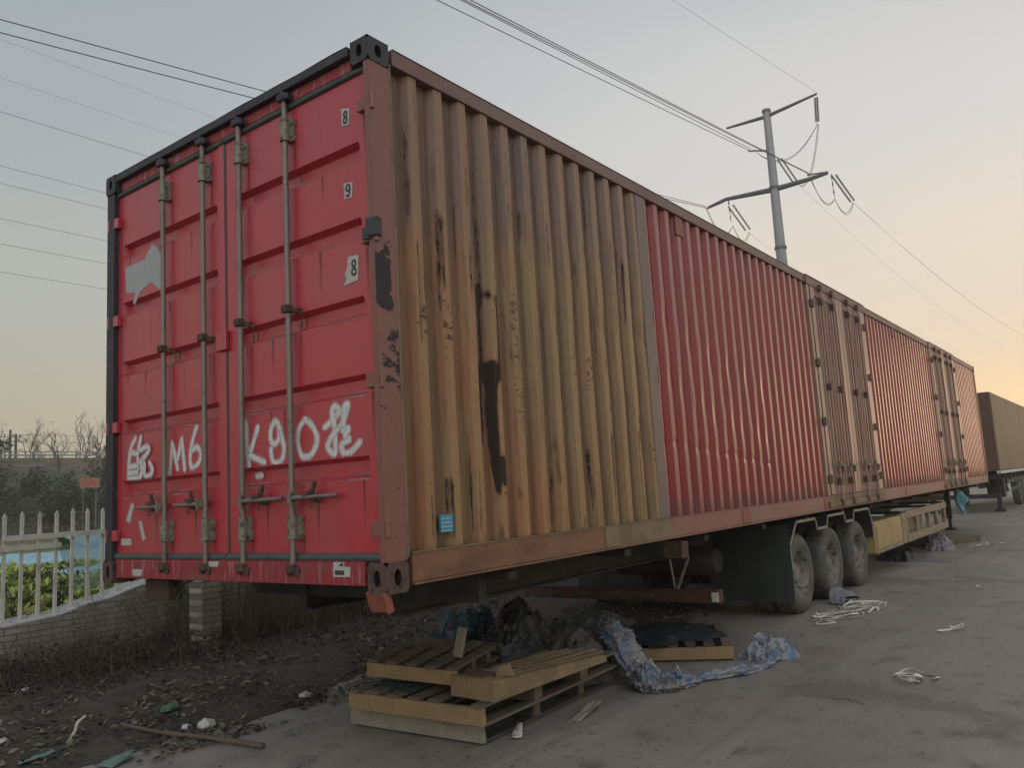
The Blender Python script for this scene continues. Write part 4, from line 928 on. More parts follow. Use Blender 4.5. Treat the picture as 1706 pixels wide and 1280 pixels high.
# spacers that carry the broken pallet
o = MB().obox((1.75, .95, .325), (.5, .75, .045), rmat(0, 0, 12)).obox((1.42, 1.25, .325), (.10, .5, .045), rmat(0, 0, 10)).build('loose_slats', M['wood_dark']); tag(o, 'dark loose slats wedged under the broken topmost pallet', 'slats')
# splintered plywood stack
def ply():
    t = thing('plywood_stack', (1.3, .4, .302), 'splintered yellow plywood offcut lying on the pallet stack', 'plywood')
    O = Vector((1.16, .225, .302)); dx = Vector((math.cos(R(-4)), math.sin(R(-4)), 0)); dy = Vector((-dx.y, dx.x, 0))
    b = MB(); n = 26
    def top(u, v):
        L_ = 1.30-.30*v+.05*nz(v*9, 0, 0, 3)
        p = O+dx*(u*L_)+dy*(.03+v*.40*(1-.05*u)); h = .135*(1-.55*u)+.05*math.sin(v*3.0)*u+.004*math.sin(v*40)
        return (p.x, p.y, p.z+h)
    def bot(u, v):
        q = top(u, v); return (q[0], q[1], O.z+.002+.02*u)
    nu, nv = 14, 26
    b.grid(nu, nv, top); b.grid(nu, nv, bot); m = nu*nv
    for j in range(nv-1):
        for i in (0, nu-1):
            a, c = j*nu+i, (j+1)*nu+i; b.f.append((a, c, c+m, a+m)); b.mi.append(0)
    for i in range(nu-1):
        for j in (0, nv-1):
            a, c = j*nu+i, j*nu+i+1; b.f.append((a, c, c+m, a+m)); b.mi.append(0)
    b.build('ply_slab', M['ply'], t)
    b = MB()
    for k in range(9):
        v = .1+.09*k; p0 = Vector(top(.35, v)); p1 = Vector(top(1.0, v)); b.add([p0+Vector((0, 0, .003)), p0+dy*.035+Vector((0, 0, .006)), p1+dy*.03+dx*rnd.uniform(.0, .10)+Vector((0, 0, .012+.01*rnd.random())), p1+dx*rnd.uniform(.0, .08)+Vector((0, 0, .008))], [(0, 1, 2, 3)])
    b.build('splinter', M['ply'], t)
ply()
o = MB().prism([(0, 0), (.13, 0), (.10, .085), (.02, .055)], 1, -.012, .012).build('wood_chip', M['ply']); o.location = (1.33, .36, .435); o.rotation_euler = (R(6), 0, R(-70)); tag(o, 'small pointed wood chip standing on the splintered plywood', 'wood chip')
b = MB(); b.obox((0, 0, .11), (.022, .085, .22), rmat(8, 10, 0)); o = b.build('upright_batten', M['wood_pale'], bevel=.003); o.location = (1.62, .93, .46); tag(o, 'short grey batten standing upright on the broken pallet', 'batten')
def cardboard():
    b = MB()
    b.add([(1.20, .58, .30), (1.30, .33, .31), (1.26, .30, .42), (1.22, .55, .45), (1.33, .62, .46), (1.40, .36, .44)], [(0, 1, 2, 3), (3, 2, 5, 4)])
    o = b.build('cardboard_piece', M['lamp_box']); o.modifiers.new('thick', 'SOLIDIFY').thickness = .006
    tag(o, 'folded dark red cardboard piece between the broken pallet and the plywood', 'cardboard')
cardboard()
# ------------------------------------------------------------------ tarps, films, nets
def heap(name, cx, cy, a, b_, h, rot, m, label, cat, seed, rough=.5, z0=0.0, nu=150, nv=70, fold=7, group=None, jit=0):
    """a dumped sheet: closed lumpy mound with folds"""
    ca, sa = math.cos(R(rot)), math.sin(R(rot)); M_ = MB()
    r_ = random.Random(int(seed*10)); peaks = [(r_.uniform(-.6, .6), r_.uniform(-.6, .6), r_.uniform(.25, .5), r_.uniform(.5, 1)) for _ in range(5)]
    def fn(u, v):
        t = 2*math.pi*u; r = v
        e = 1+.30*nz(math.cos(t)*1.3, math.sin(t)*1.3, seed, 1.2)+.14*nz(math.cos(t)*5, math.sin(t)*5, seed+3, 1)
        qx, qy = r*math.cos(t), r*math.sin(t); px, py = a*qx*e, b_*qy*e
        pk = max(k*math.exp(-((qx-ox)**2+(qy-oy)**2)/w_**2) for ox, oy, w_, k in peaks)
        sl = 1-r**3; hh = h*(.30+.85*pk)*sl
        ax, ay = px+.10*nz(px, py, seed, 4), py+.10*nz(px, py, seed+5, 4)
        rg = sum(am*(.5-abs(nz(ax, ay, seed+k, fr)))*2 for k, (am, fr) in enumerate(((.5, fold*.55), (.3, fold*1.2), (.2, fold*2.6))))
        hh += rough*h*.55*rg*(1-r**8)
        px += .035*nz(px, py, seed+20, fold*1.6); py += .035*nz(px, py, seed+30, fold*1.6)
        if jit: px += r_.uniform(-jit, jit); py += r_.uniform(-jit, jit); hh += r_.uniform(-jit, jit)*(1-r**6)
        return (cx+px*ca-py*sa, cy+px*sa+py*ca, z0+max(.003+.004*abs(nz(px, py, seed, 9)), hh))
    M_.grid(nu, nv, lambda u, v: fn(u, max(.002, v)))
    o = M_.build(name, M[m], smooth=(30 if jit else True), origin=(cx, cy, z0)); return tag(o, label, cat, group)
heap('net_bundle', 2.80, 1.32, 1.25, .50, .58, 18, 'tarp_dark', 'black crumpled net heaped behind the pallet stack', 'net', 3.3, .34, fold=5, nu=120, nv=56, jit=.008)
heap('brown_sheet', 3.02, .74, .55, .26, .44, -30, 'brown_sheet', 'dull brown sheet slumped over the right end of the black net', 'sheet', 6.1, .4, fold=6, nu=70, nv=34, jit=.008)
heap('dark_sheet', 4.50, .75, .58, .60, .07, 28, 'tarp_dark', 'dark tarp laid over the slats of the pallet lying apart', 'tarp', 7.9, .5, z0=.152, fold=5, nu=90, nv=40, jit=.004)
heap('grey_sheet', 4.25, 1.55, 1.35, .62, .30, 18, 'grey_cloth', 'flat grey-green sheet spread behind the black net and dark pallet', 'sheet', 12.5, .5)
o = MB().grid(26, 18, lambda u, v: (1.13+.55*u+.05*v, .98+.50*v, .303+.02*abs(nz(u*5, v*5, 1, 1.3))+.008*nz(u*16, v*16, 1, 1))).build('net_scrap', M['tarp_teal'], smooth=True); tag(o, 'teal net scrap lying on the slats of the middle pallet', 'net')
def rope(name, pts, r0, m, label, cat, seed, n=120, lobes=7, flat=.75, ff=1.0, jit=0, step=24):
    P = smooth_path(pts, step); b = MB(); rj = random.Random(int(seed*7)); N_ = len(P); q = 26; vs = []
    for i, p in enumerate(P):
        t = (P[min(i+1, N_-1)]-P[max(i-1, 0)]).normalized(); s_ = t.cross(Vector((0, 0, 1))).normalized(); f = i/(N_-1)
        r = r0*(.8+.5*nz(f*9*ff, seed, 0, 1)+.28*nz(f*22*ff, seed, 4, 1))*min(1, f*12+.15, (1-f)*12+.15)
        for k in range(q):
            a = 2*math.pi*k/q; rr = r*(1+.28*nz(math.cos(a+f*5)*1.6, math.sin(a+f*5)*1.6, f*9*ff+seed, 1.1)+.13*math.sin(lobes*a+f*11*ff)+.10*nz(math.cos(a)*4, math.sin(a)*4, f*26*ff+seed, 1))
            rr *= 1+rj.uniform(-jit, jit); q_ = p+t*rj.uniform(-jit, jit)*r*.7+s_*rr*math.cos(a)+Vector((0, 0, r*flat*.9+rr*flat*math.sin(a))); q_.z = max(.003+.004*rj.random(), q_.z); vs.append(q_)
    b.add(vs, [(i*q+k, i*q+(k+1) % q, (i+1)*q+(k+1) % q, (i+1)*q+k) for i in range(N_-1) for k in range(q)]+[tuple(range(q)), tuple(range((N_-1)*q, N_*q))])
    return tag(b.build(name, M[m], smooth=(28 if jit else True)), label, cat)
rope('film_drape', [(3.42, .80, .30), (3.26, .60, .30), (3.12, .42, .25), (3.02, .24, .08), (2.96, .10, .0), (3.00, -.04, .0), (3.10, -.12, .0)], .15, 'film_grey', 'grey-white plastic film slumped off the far corner of the pallet stack', 'plastic film', 4.4, lobes=7, flat=.8, ff=.33, jit=.15, step=16)
rope('film_drape', [(3.25, .40, .22), (3.10, .22, .05), (3.12, .05, 0), (3.22, -.08, 0)], .11, 'film', 'short blue-white film fold beside the slumped grey film', 'plastic film', 7.7, lobes=6, ff=.3, jit=.15, step=16)
rope('tarp_bundle', [(2.42, 1.86, .06), (2.58, 1.98, .20), (2.85, 2.06, .28), (3.15, 2.02, .26), (3.45, 1.85, .2)], .20, 'tarp_blue', 'blue woven tarp bundle at the left end of the black net', 'tarp', 3.1, lobes=6, ff=.5, jit=.16, step=16)
rope('white_cord', [(2.35, 1.80, .0), (2.48, 1.93, .25), (2.66, 2.0, .42), (2.9, 2.04, .50)], .03, 'mauve_net', 'pale cord hanging over the blue tarp bundle', 'cord', 5.1, lobes=3)
rope('plastic_film', [(2.98, .06, .0), (3.16, -.12, .0), (3.4, -.16, .0), (3.62, -.30, 0), (3.85, -.42, 0), (4.15, -.47, .0), (4.45, -.42, 0), (4.62, -.30, 0)], .058, 'film', 'twisted blue and white plastic film trailing across the road edge', 'plastic film', 2.2, jit=.13, step=22)
heap('film_tuft', 4.52, -.33, .28, .18, .17, -35, 'film', 'frayed blue-white film tuft at the corner of the dark pallet', 'plastic film', 9.4, .8, fold=10, nu=44, nv=20, jit=.014)
heap('mauve_net_pile', 15.6, .10, .55, .28, .26, 10, 'mauve_net', 'mauve net pile on the road beyond the side guard', 'net', 6.5, .7)
heap('dark_sheet_pile', 14.2, .55, 1.3, .38, .16, 6, 'tarp_dark', 'dark sheet pile lying under the side guard', 'sheet', 4.2, .6)
o = MB().obox((17.0, .42, .09), (1.7, .9, .16), rmat(0, 2, -28)).build('timber_board', M['wood_brown'], bevel=.01); tag(o, 'brown timber slab lying beyond the mauve net pile', 'board')
o = MB().grid(12, 9, lambda u, v: (7.75+.48*u, .02-.20*v+.06*math.sin(u*6), .02+.19*math.sin(u*3.1)*(1-.6*v)+.03*nz(u*5, v*5, 2, 1))).build('plastic_scrap', M['film_grey'], smooth=True); o.modifiers.new('thick', 'SOLIDIFY').thickness = .004; tag(o, 'crumpled grey plastic scrap against the middle wheel', 'plastic scrap')
# ------------------------------------------------------------------ white straps on the road
def strap_pile(cx, cy, a, b_, n, seed, label, w=.011, rot=0, hz=.02):
    r_ = random.Random(seed); B = MB(); ca, sa = math.cos(R(rot)), math.sin(R(rot))
    for k in range(n):
        pts = []; ph = r_.uniform(0, 6.28); ox, oy = r_.uniform(-.35, .35)*a, r_.uniform(-.35, .35)*b_; m = r_.randint(5, 9); ra, rb = a*r_.uniform(.25, .75), b_*r_.uniform(.3, .8); dirn = r_.choice((-1, 1))
        for i in range(m):
            t = ph+dirn*i*6.28/(m-1)*r_.uniform(.5, .95); px, py = ox+ra*math.cos(t)*r_.uniform(.7, 1.1), oy+rb*math.sin(t)*r_.uniform(.7, 1.1)
            px, py = max(-a, min(a, px)), max(-b_, min(b_, py)); pts.append(Vector((cx+px*ca-py*sa, cy+px*sa+py*ca, .008+hz*abs(r_.gauss(0, 1)))))
        P = smooth_path(pts, 9); vs = []; N_ = len(P); tw = r_.uniform(-.6, .6)
        for i, p in enumerate(P):
            t = (P[min(i+1, N_-1)]-P[max(i-1, 0)]).normalized(); s_ = t.cross(Vector((0, 0, 1))).normalized()
            aa = tw+.9*nz(i*.08, k, seed, 1.5); off = s_*math.cos(aa)*w+Vector((0, 0, math.sin(aa)*w))
            for o_ in (-1, 1): q = p+off*o_; vs.append((q.x, q.y, max(.004, q.z)))
        B.add(vs, [(2*i, 2*i+1, 2*i+3, 2*i+2) for i in range(N_-1)])
    o = B.build('strap_tangle', M['strap'], smooth=True); o.modifiers.new('thick', 'SOLIDIFY').thickness = .0025
    return tag(o, label, 'straps')
strap_pile(7.35, -.40, 1.30, .36, 10, 5, 'largest tangle of white straps, beside the rear wheels', .010, -14)
strap_pile(4.12, -1.70, .40, .22, 4, 11, 'loose loop of white strap nearest the camera on the open road', .012, -55, .025)
strap_pile(6.40, -1.62, .22, .12, 2, 17, 'small curl of white strap on the road between two larger tangles', .011, -40)
strap_pile(16.4, -.60, .75, .16, 3, 23, 'white straps trailing from the mauve net pile', .014, -35)
strap_pile(9.75, -1.45, .35, .08, 1, 31, 'single white strap scrap near the right edge of the road', .012, -30)
strap_pile(18.3, -1.5, .5, .2, 3, 37, 'farthest scraps of white strap at the right edge of the picture', .016, -30)
# ------------------------------------------------------------------ litter on the verge
def lump(name, loc, s, m, label, cat, seed, sq=(1, 1, .6)):
    bm = bmesh.new(); bmesh.ops.create_icosphere(bm, subdivisions=3, radius=1)
    for v in bm.verts:
        k = 1+.35*noise.noise(v.co*1.4+Vector((seed, 0, 0)))+.12*noise.noise(v.co*4+Vector((seed, 2, 0)))
        v.co = Vector((v.co.x*s*sq[0]*k, v.co.y*s*sq[1]*k, max(-s*sq[2]*.6, v.co.z*s*sq[2]*k)))
    me = bpy.data.meshes.new(name); bm.to_mesh(me); bm.free(); me.materials.append(M[m]); o = bpy.data.objects.new(name, me); COL.objects.link(o)
    o.location = loc; return tag(o, label, cat)
lump('foam_lump', (.56, 2.64, soil_z(.56, 2.64)+.025), .055, 'foam', 'larger white foam lump beside the fallen stick', 'foam', 1.2, (1.2, .9, .75))
lump('foam_lump', (.44, 2.72, soil_z(.44, 2.72)+.02), .036, 'foam', 'smaller white foam lump left of the bigger one by the stick', 'foam', 4.2)
lump('foam_lump', (1.515, 2.643, soil_z(1.515, 2.643)+.02), .040, 'foam', 'white foam lump alone on the leaf litter behind the pallets', 'foam', 7.2, (1.4, 1, .6))
lump('crumpled_paper', (1.22, 1.52, .02), .045, 'foam', 'crumpled white paper on the road at the left foot of the pallets', 'paper', 9.2, (1.5, .8, .4))
lump('crumpled_bottle', (.62, 3.27, soil_z(.62, 3.27)+.03), .05, 'green_bit', 'crushed green plastic bottle among the dead leaves', 'bottle', 11.2, (1.5, .8, .7))
for (x, y, l, w, rz, m, lab) in ((-.53, 2.95, .22, .10, -20, 'teal_scrap', 'left of two teal plastic scraps at the bottom edge'), (-.22, 2.45, .24, .16, 15, 'teal_scrap', 'right of two teal plastic scraps at the bottom edge'), (-.62, 3.55, .26, .10, 5, 'white_dirty', 'dirty white board scrap at the lower left corner'), (.15, 4.95, .16, .08, 30, 'white_dirty', 'pale scrap high on the verge near the wall'), (2.15, .18, .42, .12, 6, 'wood_pale', 'thin grey slat lying on the road beside the pallet stack'), (1.50, .33, .2, .08, 30, 'white_dirty', 'pale rag on the road at the near corner of the pallets')):
    zz = max(0, soil_z(x, y) if y > edge(x)-.1 else 0)
    o = MB().grid(8, 5, lambda u, v: ((u-.5)*l, (v-.5)*w*(1-.4*u), .012+.025*nz(u*3, v*3, x*9, 1)+.015*u)).build('flat_scrap', M[m], smooth=True); o.location = (x, y, zz+.012); o.rotation_euler = (0, R(-4), R(rz)); o.modifiers.new('thick', 'SOLIDIFY').thickness = .004
    tag(o, lab, 'scrap')
o = MB().tube(smooth_path([(.14, 3.12, soil_z(.14, 3.12)+.05), (.25, 2.75, soil_z(.25, 2.75)+.03), (.36, 2.3, .03), (.445, 1.76, .024)]), [.014]*7+[.018]*7+[.022]*5, 8).build('fallen_stick', M['wood_brown'], smooth=True); tag(o, 'long bare stick lying from the leaf litter onto the road', 'stick')
o = MB().tube(smooth_path([(-.30, 2.99, .10), (-.28, 2.95, .16), (-.27, 2.93, .22), (-.23, 2.90, .26)]), [.006]*4+[.012]*10+[.008]*5, 6).build('plastic_twist', M['foam'], smooth=True); tag(o, 'white twist of plastic standing in the litter near the bottom left', 'plastic')
def litter():
    b = MB(); t = []
    for _ in range(19000):
        x = rnd.uniform(-1.6, 9) if rnd.random() < .85 else rnd.uniform(9, 20); e = edge(x); y = e-.25+(6.5-e+.25)*rnd.random()**1.5
        if noise.noise(Vector((x*1.3, y*1.3, 9)))+.35 < rnd.random()*.7: continue
        z = max(0, soil_z(x, y)) if y > e-.12 else 0; s = rnd.uniform(.014, .046); a = rnd.uniform(0, 6.28); d = Vector((math.cos(a), math.sin(a), rnd.uniform(-.5, .6))); w = Vector((-d.y, d.x, rnd.uniform(-.5, .5)))*rnd.uniform(.25, .6)
        p = Vector((x, y, z+.008+.014*rnd.random())); b.add([p-d*s, p-w*s+Vector((0, 0, .006)), p+d*s, p+w*s], [(0, 1, 2, 3)]); t += [rnd.random()]*4
    for _ in range(1800):
        x = rnd.uniform(-.8, 12); y = edge(x)-rnd.random()**1.6*3.2-.1; s = rnd.uniform(.006, .018); a = rnd.uniform(0, 6.28); d = Vector((math.cos(a), math.sin(a), .2)); w = Vector((-d.y, d.x, .1))*.5
        p = Vector((x, y, .008)); b.add([p-d*s, p-w*s, p+d*s, p+w*s], [(0, 1, 2, 3)]); t += [rnd.random()]*4
    b.att = {'tint': t}; kind(b.build('leaf_litter', M['litter']), 'stuff')
litter()
WT = [(-12, .45), (-2, .50), (.0, .53), (.56, .545), (1.05, .575), (1.6, .68), (2.17, .80), (2.6, .84), (3.2, .85), (30, .86)]
def wt(x):
    for (a, c), (d, e) in zip(WT, WT[1:]):
        if x <= d: return c+(e-c)*sstep(0, 1, (x-a)/(d-a)) if a > -3 and d < 3.3 else c+(e-c)*(x-a)/(d-a)
    return WT[-1][1]
def grit():
    b = MB(); t = []
    for _ in range(4200):
        d_ = 1.0+9*rnd.random()**1.5; a = R(rnd.uniform(-12, 75)); x, y = -3.1+d_*math.cos(a)*1.1, -3.3+d_*math.sin(a)
        if y > edge(x)-.05 or noise.noise(Vector((x*.9, y*.9, 31)))+.25 < rnd.random()*.8: continue
        s_ = .0025+.007*rnd.random()**3; q = Vector((x, y, s_*.5)); c = len(b.v)
        b.add([q+Vector((s_*rnd.uniform(.6, 1.3)*i, s_*rnd.uniform(.6, 1.3)*j, s_*rnd.uniform(.5, 1)*k_)) for i, j, k_ in ((1, 0, 0), (-1, 0, 0), (0, 1, 0), (0, -1, 0), (0, 0, 1), (0, 0, -1))],
              [(0, 2, 4), (2, 1, 4), (1, 3, 4), (3, 0, 4), (2, 0, 5), (1, 2, 5), (3, 1, 5), (0, 3, 5)]); t += [rnd.random()]*6
    b.att = {'tint': t}; kind(b.build('road_grit', M['grit']), 'stuff')
M['grit'] = mat('road_grit_stone', (.24, .22, .19), .9, [dict(attr='tint', lo=.1, hi=.9, c=(.06, .054, .047))])
grit()
def strand(b, t, p, d, L_, r, bend, n=5, droop=.0):
    pts = [Vector(p)]; d = Vector(d).normalized()
    for i in range(n): d = (d+Vector((rnd.gauss(0, bend), rnd.gauss(0, bend), rnd.gauss(0, bend)-droop))).normalized(); q = pts[-1]+d*L_/n; q.z = max(q.z, .03); pts.append(q)
    c = len(b.v); b.tube(pts, [r*(1-.7*i/n) for i in range(n+1)], 3, cap=False); t += [rnd.random()]*(len(b.v)-c)
def brush():
    b = MB(); t = []
    for _ in range(3000):
        x = rnd.uniform(-2.2, 3.6); y = 5.75-rnd.gauss(0, 1)*.55
        if y > 6.35: continue
        if y < edge(x)+.55: continue
        strand(b, t, (x, y, soil_z(x, y)), (rnd.gauss(0, 1), rnd.gauss(0, .8), rnd.uniform(.2, 1.2)), rnd.uniform(.2, .62), rnd.uniform(.0025, .006), .30, 6, .12)
    for _ in range(9000):
        x = rnd.uniform(-2.2, 3.4); y = 5.8-rnd.gauss(0, 1)*.6
        if y > 6.35: continue
        if y < edge(x)+.6: continue
        s = rnd.uniform(.01, .03); p = Vector((x, y, soil_z(x, y)+.02+.2*rnd.random()**2)); d = Vector((rnd.gauss(0, 1), rnd.gauss(0, 1), rnd.gauss(0, 1))).normalized()*s; w = d.cross(Vector((rnd.random(), rnd.random(), rnd.random()))).normalized()*s*.5
        b.add([p-d, p-w, p+d, p+w], [(0, 1, 2, 3)]); t += [rnd.random()*.7]*4
    b.att = {'tint': t}; kind(b.build('dead_brush', M['twig']), 'stuff')
brush()
def dry_grass():
    b = MB(); t = []
    for _ in range(5200):
        x = rnd.uniform(2.5, 9.5) if rnd.random() < .9 else rnd.uniform(-1, 2.5); y = rnd.uniform(5.0, 6.4) if rnd.random() < .85 else rnd.uniform(4.4, 6.4)
        if noise.noise(Vector((x*1.6, y*1.2, 4))) < -.12: continue
        h = rnd.uniform(.35, 1.12)*(1 if x > 2.5 else .45); strand(b, t, (x, y, soil_z(x, y)-.01), (rnd.gauss(0, .22), rnd.gauss(0, .22), 1), h, rnd.uniform(.0025, .005), .13, 4, .03)
    # dead creeper hanging over the wall face
    for _ in range(2600):
        x = rnd.uniform(2.35, 10) if rnd.random() < .93 else rnd.uniform(-1.5, 2.4); h = wt(x)
        if noise.noise(Vector((x*1.1, 2, 8))) < -.15: continue
        z = h*rnd.uniform(.5, 1.12); strand(b, t, (x, 6.46-rnd.random()*.12, z), (rnd.gauss(0, .5), rnd.gauss(-.25, .2), rnd.gauss(-.6, .5)), rnd.uniform(.2, .7), rnd.uniform(.002, .005), .22, 5, .16)
    b.att = {'tint': t}; kind(b.build('dry_grass', M['straw']), 'stuff')
dry_grass()

# ------------------------------------------------------------------ wall, fence
WY = 6.5
wl = thing('garden_wall', (0, WY, 0), 'low grey block wall with sloping cement top, below the picket fence', 'wall')
xs = list(np.arange(-12, -1, 1.0))+list(np.arange(-1, 4, .1))+list(np.arange(4, 31, 1.5))
b = MB(); n = len(xs); vs = []
for x in xs: vs += [(x, WY, -.05), (x, WY, wt(x)), (x, WY+.24, wt(x)), (x, WY+.24, -.05)]
b.add(vs, [(4*i+k, 4*i+4+k, 4*i+5+k, 4*i+1+k) for i in range(n-1) for k in range(3)]); b.build('wall_body', M['brick'], wl)
b = MB(); vs = []
for x in xs: z = wt(x); vs += [(x, WY-.005, z+.002), (x, WY-.005, z+.018), (x, WY+.30, z+.05+.015*nz(x, 3, 0, 3)), (x, WY+.30, z+.002)]
b.add(vs, [(4*i+k, 4*i+4+k, 4*i+4+(k+1) % 4, 4*i+(k+1) % 4) for i in range(n-1) for k in range(4)]); b.build('wall_coping', M['coping'], wl)
for x in (8.0, 13.0): MB().box(x, x+.26, WY-.13, WY-.002, -.05, wt(x)+.25).build('brick_pier', M['concrete_pale'] if x > 20 else M['brick'], wl, bevel=.01)
o = MB().box(2.16, 2.42, 5.28, 5.54, -.03, 1.04).build('brick_pillar', M['brick'], bevel=.008); tag(o, 'narrow grey brick pillar in the weeds, seen below the container doors', 'pillar')
fc = thing('picket_fence', (0, WY+.1, .55), 'white picket fence with pointed tops standing on the low block wall', 'fence')
FYY = WY+.10
b0 = MB(); b0.box(-8, 1.20, FYY-.034, FYY-.007, 1.345, 1.40); b0.build('fence_rail', M['picket'], fc)
b0 = MB(); b0.box(.60, 9, FYY-.034, FYY-.007, 1.455, 1.515); b0.build('fence_rail', M['picket'], fc)
x = -4.35
while x < 7:
    b = MB(); w = .018; z0 = wt(x)+.02; zt = 1.76+rnd.uniform(-.012, .012)
    b.prism([(x-w, z0), (x+w, z0), (x+w, zt-.05), (x+w*1.25, zt-.04), (x, zt+.01), (x-w*1.25, zt-.04), (x-w, zt-.05)], 1, FYY-.005, FYY+.018)
    sh_ = rnd.uniform(-.012, .012); b.v = [(p[0]+sh_*(p[2]-z0), p[1], p[2]) for p in b.v]
    b.build('picket', M['picket'], fc); x += .178+rnd.uniform(-.006, .006)
# ------------------------------------------------------------------ garden behind the wall
GZ = .45
def gz(x, y): return GZ+.05*math.sin(x*6.2+.3*y)*(1 if y < 30 else .3)+.06*nz(x, y, 0, .6)
def garden():
    b = MB(); xs_ = list(np.arange(-20, 0, 1.0))+list(np.arange(0, 16, .2))+list(np.arange(16, 140, 4.0)); ys_ = list(np.arange(6.74, 30, .5))+list(np.arange(30, 78, 3))
    vs = [(x, y, gz(x, y)) for y in ys_ for x in xs_]; n = len(xs_)
    b.add(vs, [(j*n+i, j*n+i+1, (j+1)*n+i+1, (j+1)*n+i) for j in range(len(ys_)-1) for i in range(n-1)])
    kind(b.build('garden_soil', M['garden_soil'], smooth=True), 'structure')
garden()
def cabbage_mesh(m, seed):
    r_ = random.Random(seed); b = MB(); t = []
    for k in range(15):
        a = k*2.4+r_.uniform(-.3, .3); ring = k/15; tilt = .25+1.05*(1-ring) if ring > .5 else r_.uniform(.85, 1.25)
        L_ = r_.uniform(.20, .27)*(1.1-.35*ring); wd = L_*.62; tt = r_.random()
        def fn(u, v, a=a, L_=L_, wd=wd, tilt=tilt):
            s_ = v; out = L_*s_; lift = out*math.cos(tilt)*1.0+.02; rad = out*math.sin(tilt)+.02
            ww = wd*math.sin(math.pi*min(1, .12+.80*s_))*(u-.5); z = lift-.30*L_*max(0, s_-.55)**1.3*math.sin(tilt)+.025*math.cos((u-.5)*9)*s_+.018*nz(u*4, s_*4, a, 1.5)
            return (rad*math.cos(a)-ww*math.sin(a), rad*math.sin(a)+ww*math.cos(a), z+.3*abs(u-.5)*wd*.6)
        c = len(b.v); b.grid(5, 6, fn); t += [tt*.8+.2*r_.random()]*(len(b.v)-c)
    b.att = {'tint': t}; return b.build('cabbage', m, smooth=True)
protos = [cabbage_mesh(M['cabbage'], 1), cabbage_mesh(M['cabbage'], 2), cabbage_mesh(M['cabbage_pale'], 3), cabbage_mesh(M['cabbage'], 4)]
first = [True]*4; nc = 0
y = 6.98
while y < 17.5:
    lo = -3.14+(y+3.3)*.345; hi = -3.14+(y+3.3)*.55; x = lo+rnd.uniform(0, .3)
    while x < hi:
        k = rnd.choice((0, 0, 1, 1, 2, 3)); 
        if rnd.random() < .84:
            o = protos[k] if first[k] else protos[k].copy()
            if not first[k]: COL.objects.link(o)
            first[k] = False; s_ = rnd.uniform(.6, 1.4); px, py = x+rnd.uniform(-.07, .07), y+rnd.uniform(-.07, .07)
            o.location = (px, py, gz(px, py)-.01); o.rotation_euler = (rnd.uniform(-.15, .15), rnd.uniform(-.15, .15), rnd.uniform(0, 6.28)); o.scale = (s_, s_, s_*rnd.uniform(.9, 1.3))
            tag(o, 'yellowing loose-leaved cabbage in the vegetable rows' if k == 2 else 'green loose-leaved cabbage in the vegetable rows', 'cabbage', 'yellowing cabbages behind the fence' if k == 2 else 'green cabbages behind the fence')
        x += .42
    y += .46
def cover(x0, x1, y0, y1, h, label, skew=0):
    b = MB(); b.grid(40, 30, lambda u, v: (x0+(x1-x0)*u+skew*v, y0+(y1-y0)*v, GZ+.03+h*math.sin(math.pi*v)**.6*(1+.25*nz(u*6, v*3, x0, 1))+.05*nz(u*14, v*8, 2, 1)))
    o = b.build('plastic_cover', M['poly_blue'], smooth=True); tag(o, label, 'plastic cover', 'blue plastic covers over the vegetable beds')
cover(3.3, 9.6, 18.5, 21.5, .32, 'nearest long blue plastic cover behind the cabbages', 1.0)
cover(11.5, 17.5, 29, 34, .45, 'farther blue plastic cover at the top of the garden', 1.5)
cover(3.7, 6.4, 11.9, 13.2, .25, 'blue plastic cover glimpsed below the left corner of the container')
o = MB().grid(20, 12, lambda u, v: (2.50+.85*u+.08*math.sin(v*5), 9.3+.5*u+.25*math.sin(v*3), GZ+.12+.88*v*(1-.10*math.sin(u*7)))).build('shade_net', M['net_green'], smooth=True); tag(o, 'green shade net hung upright behind the right end of the fence', 'net')
def weed(x, y, z, h, seed, label, name='tall_weed', m='leaf_weed', dens=1.0, group=None):
    r_ = random.Random(seed); t = thing(name, (x, y, z), label, 'plant', group); b = MB(); lf = MB(); tt = []
    for k in range(int(7*dens)):
        p = Vector((x, y, z)); d = Vector((r_.gauss(0, .25), r_.gauss(0, .25), 1)).normalized(); pts = [p]
        for i in range(6): d = (d+Vector((r_.gauss(0, .13), r_.gauss(0, .13), 0))).normalized(); pts.append(pts[-1]+d*h*r_.uniform(.7, 1)/6)
        b.tube(pts, [.006*(1-i/8) for i in range(7)], 4, cap=False)
        for q in pts[1:]:
            for _ in range(6):
                s_ = r_.uniform(.02, .05); e = q+Vector((r_.gauss(0, .05), r_.gauss(0, .05), r_.gauss(0, .04))); dd = Vector((r_.gauss(0, 1), r_.gauss(0, 1), r_.gauss(0, .6))).normalized()*s_; w = dd.cross(Vector((0, 0, 1))).normalized()*s_*.4
                lf.add([e-dd, e-w, e+dd, e+w], [(0, 1, 2, 3)]); tt += [r_.random()]*4
    b.build('stem', M['twig'], t); lf.att = {'tint': tt}; lf.build('leaves', M[m], t)
weed(1.36, 7.0, .62, .62, 1, 'grey-green leafy weed in front of the right pickets')
weed(.84, 6.95, .58, .80, 2, 'dark thin weed rising beside the third picket', dens=.6)
weed(.15, 7.3, .55, .95, 3, 'brown bushy weed at the left end of the fence', m='litter', dens=1.5)
weed(4.1, 4.6, soil_z(4.1, 4.6), .55, 6, 'pale dry weed stem behind the blue tarp bundle', m='litter', dens=.4)

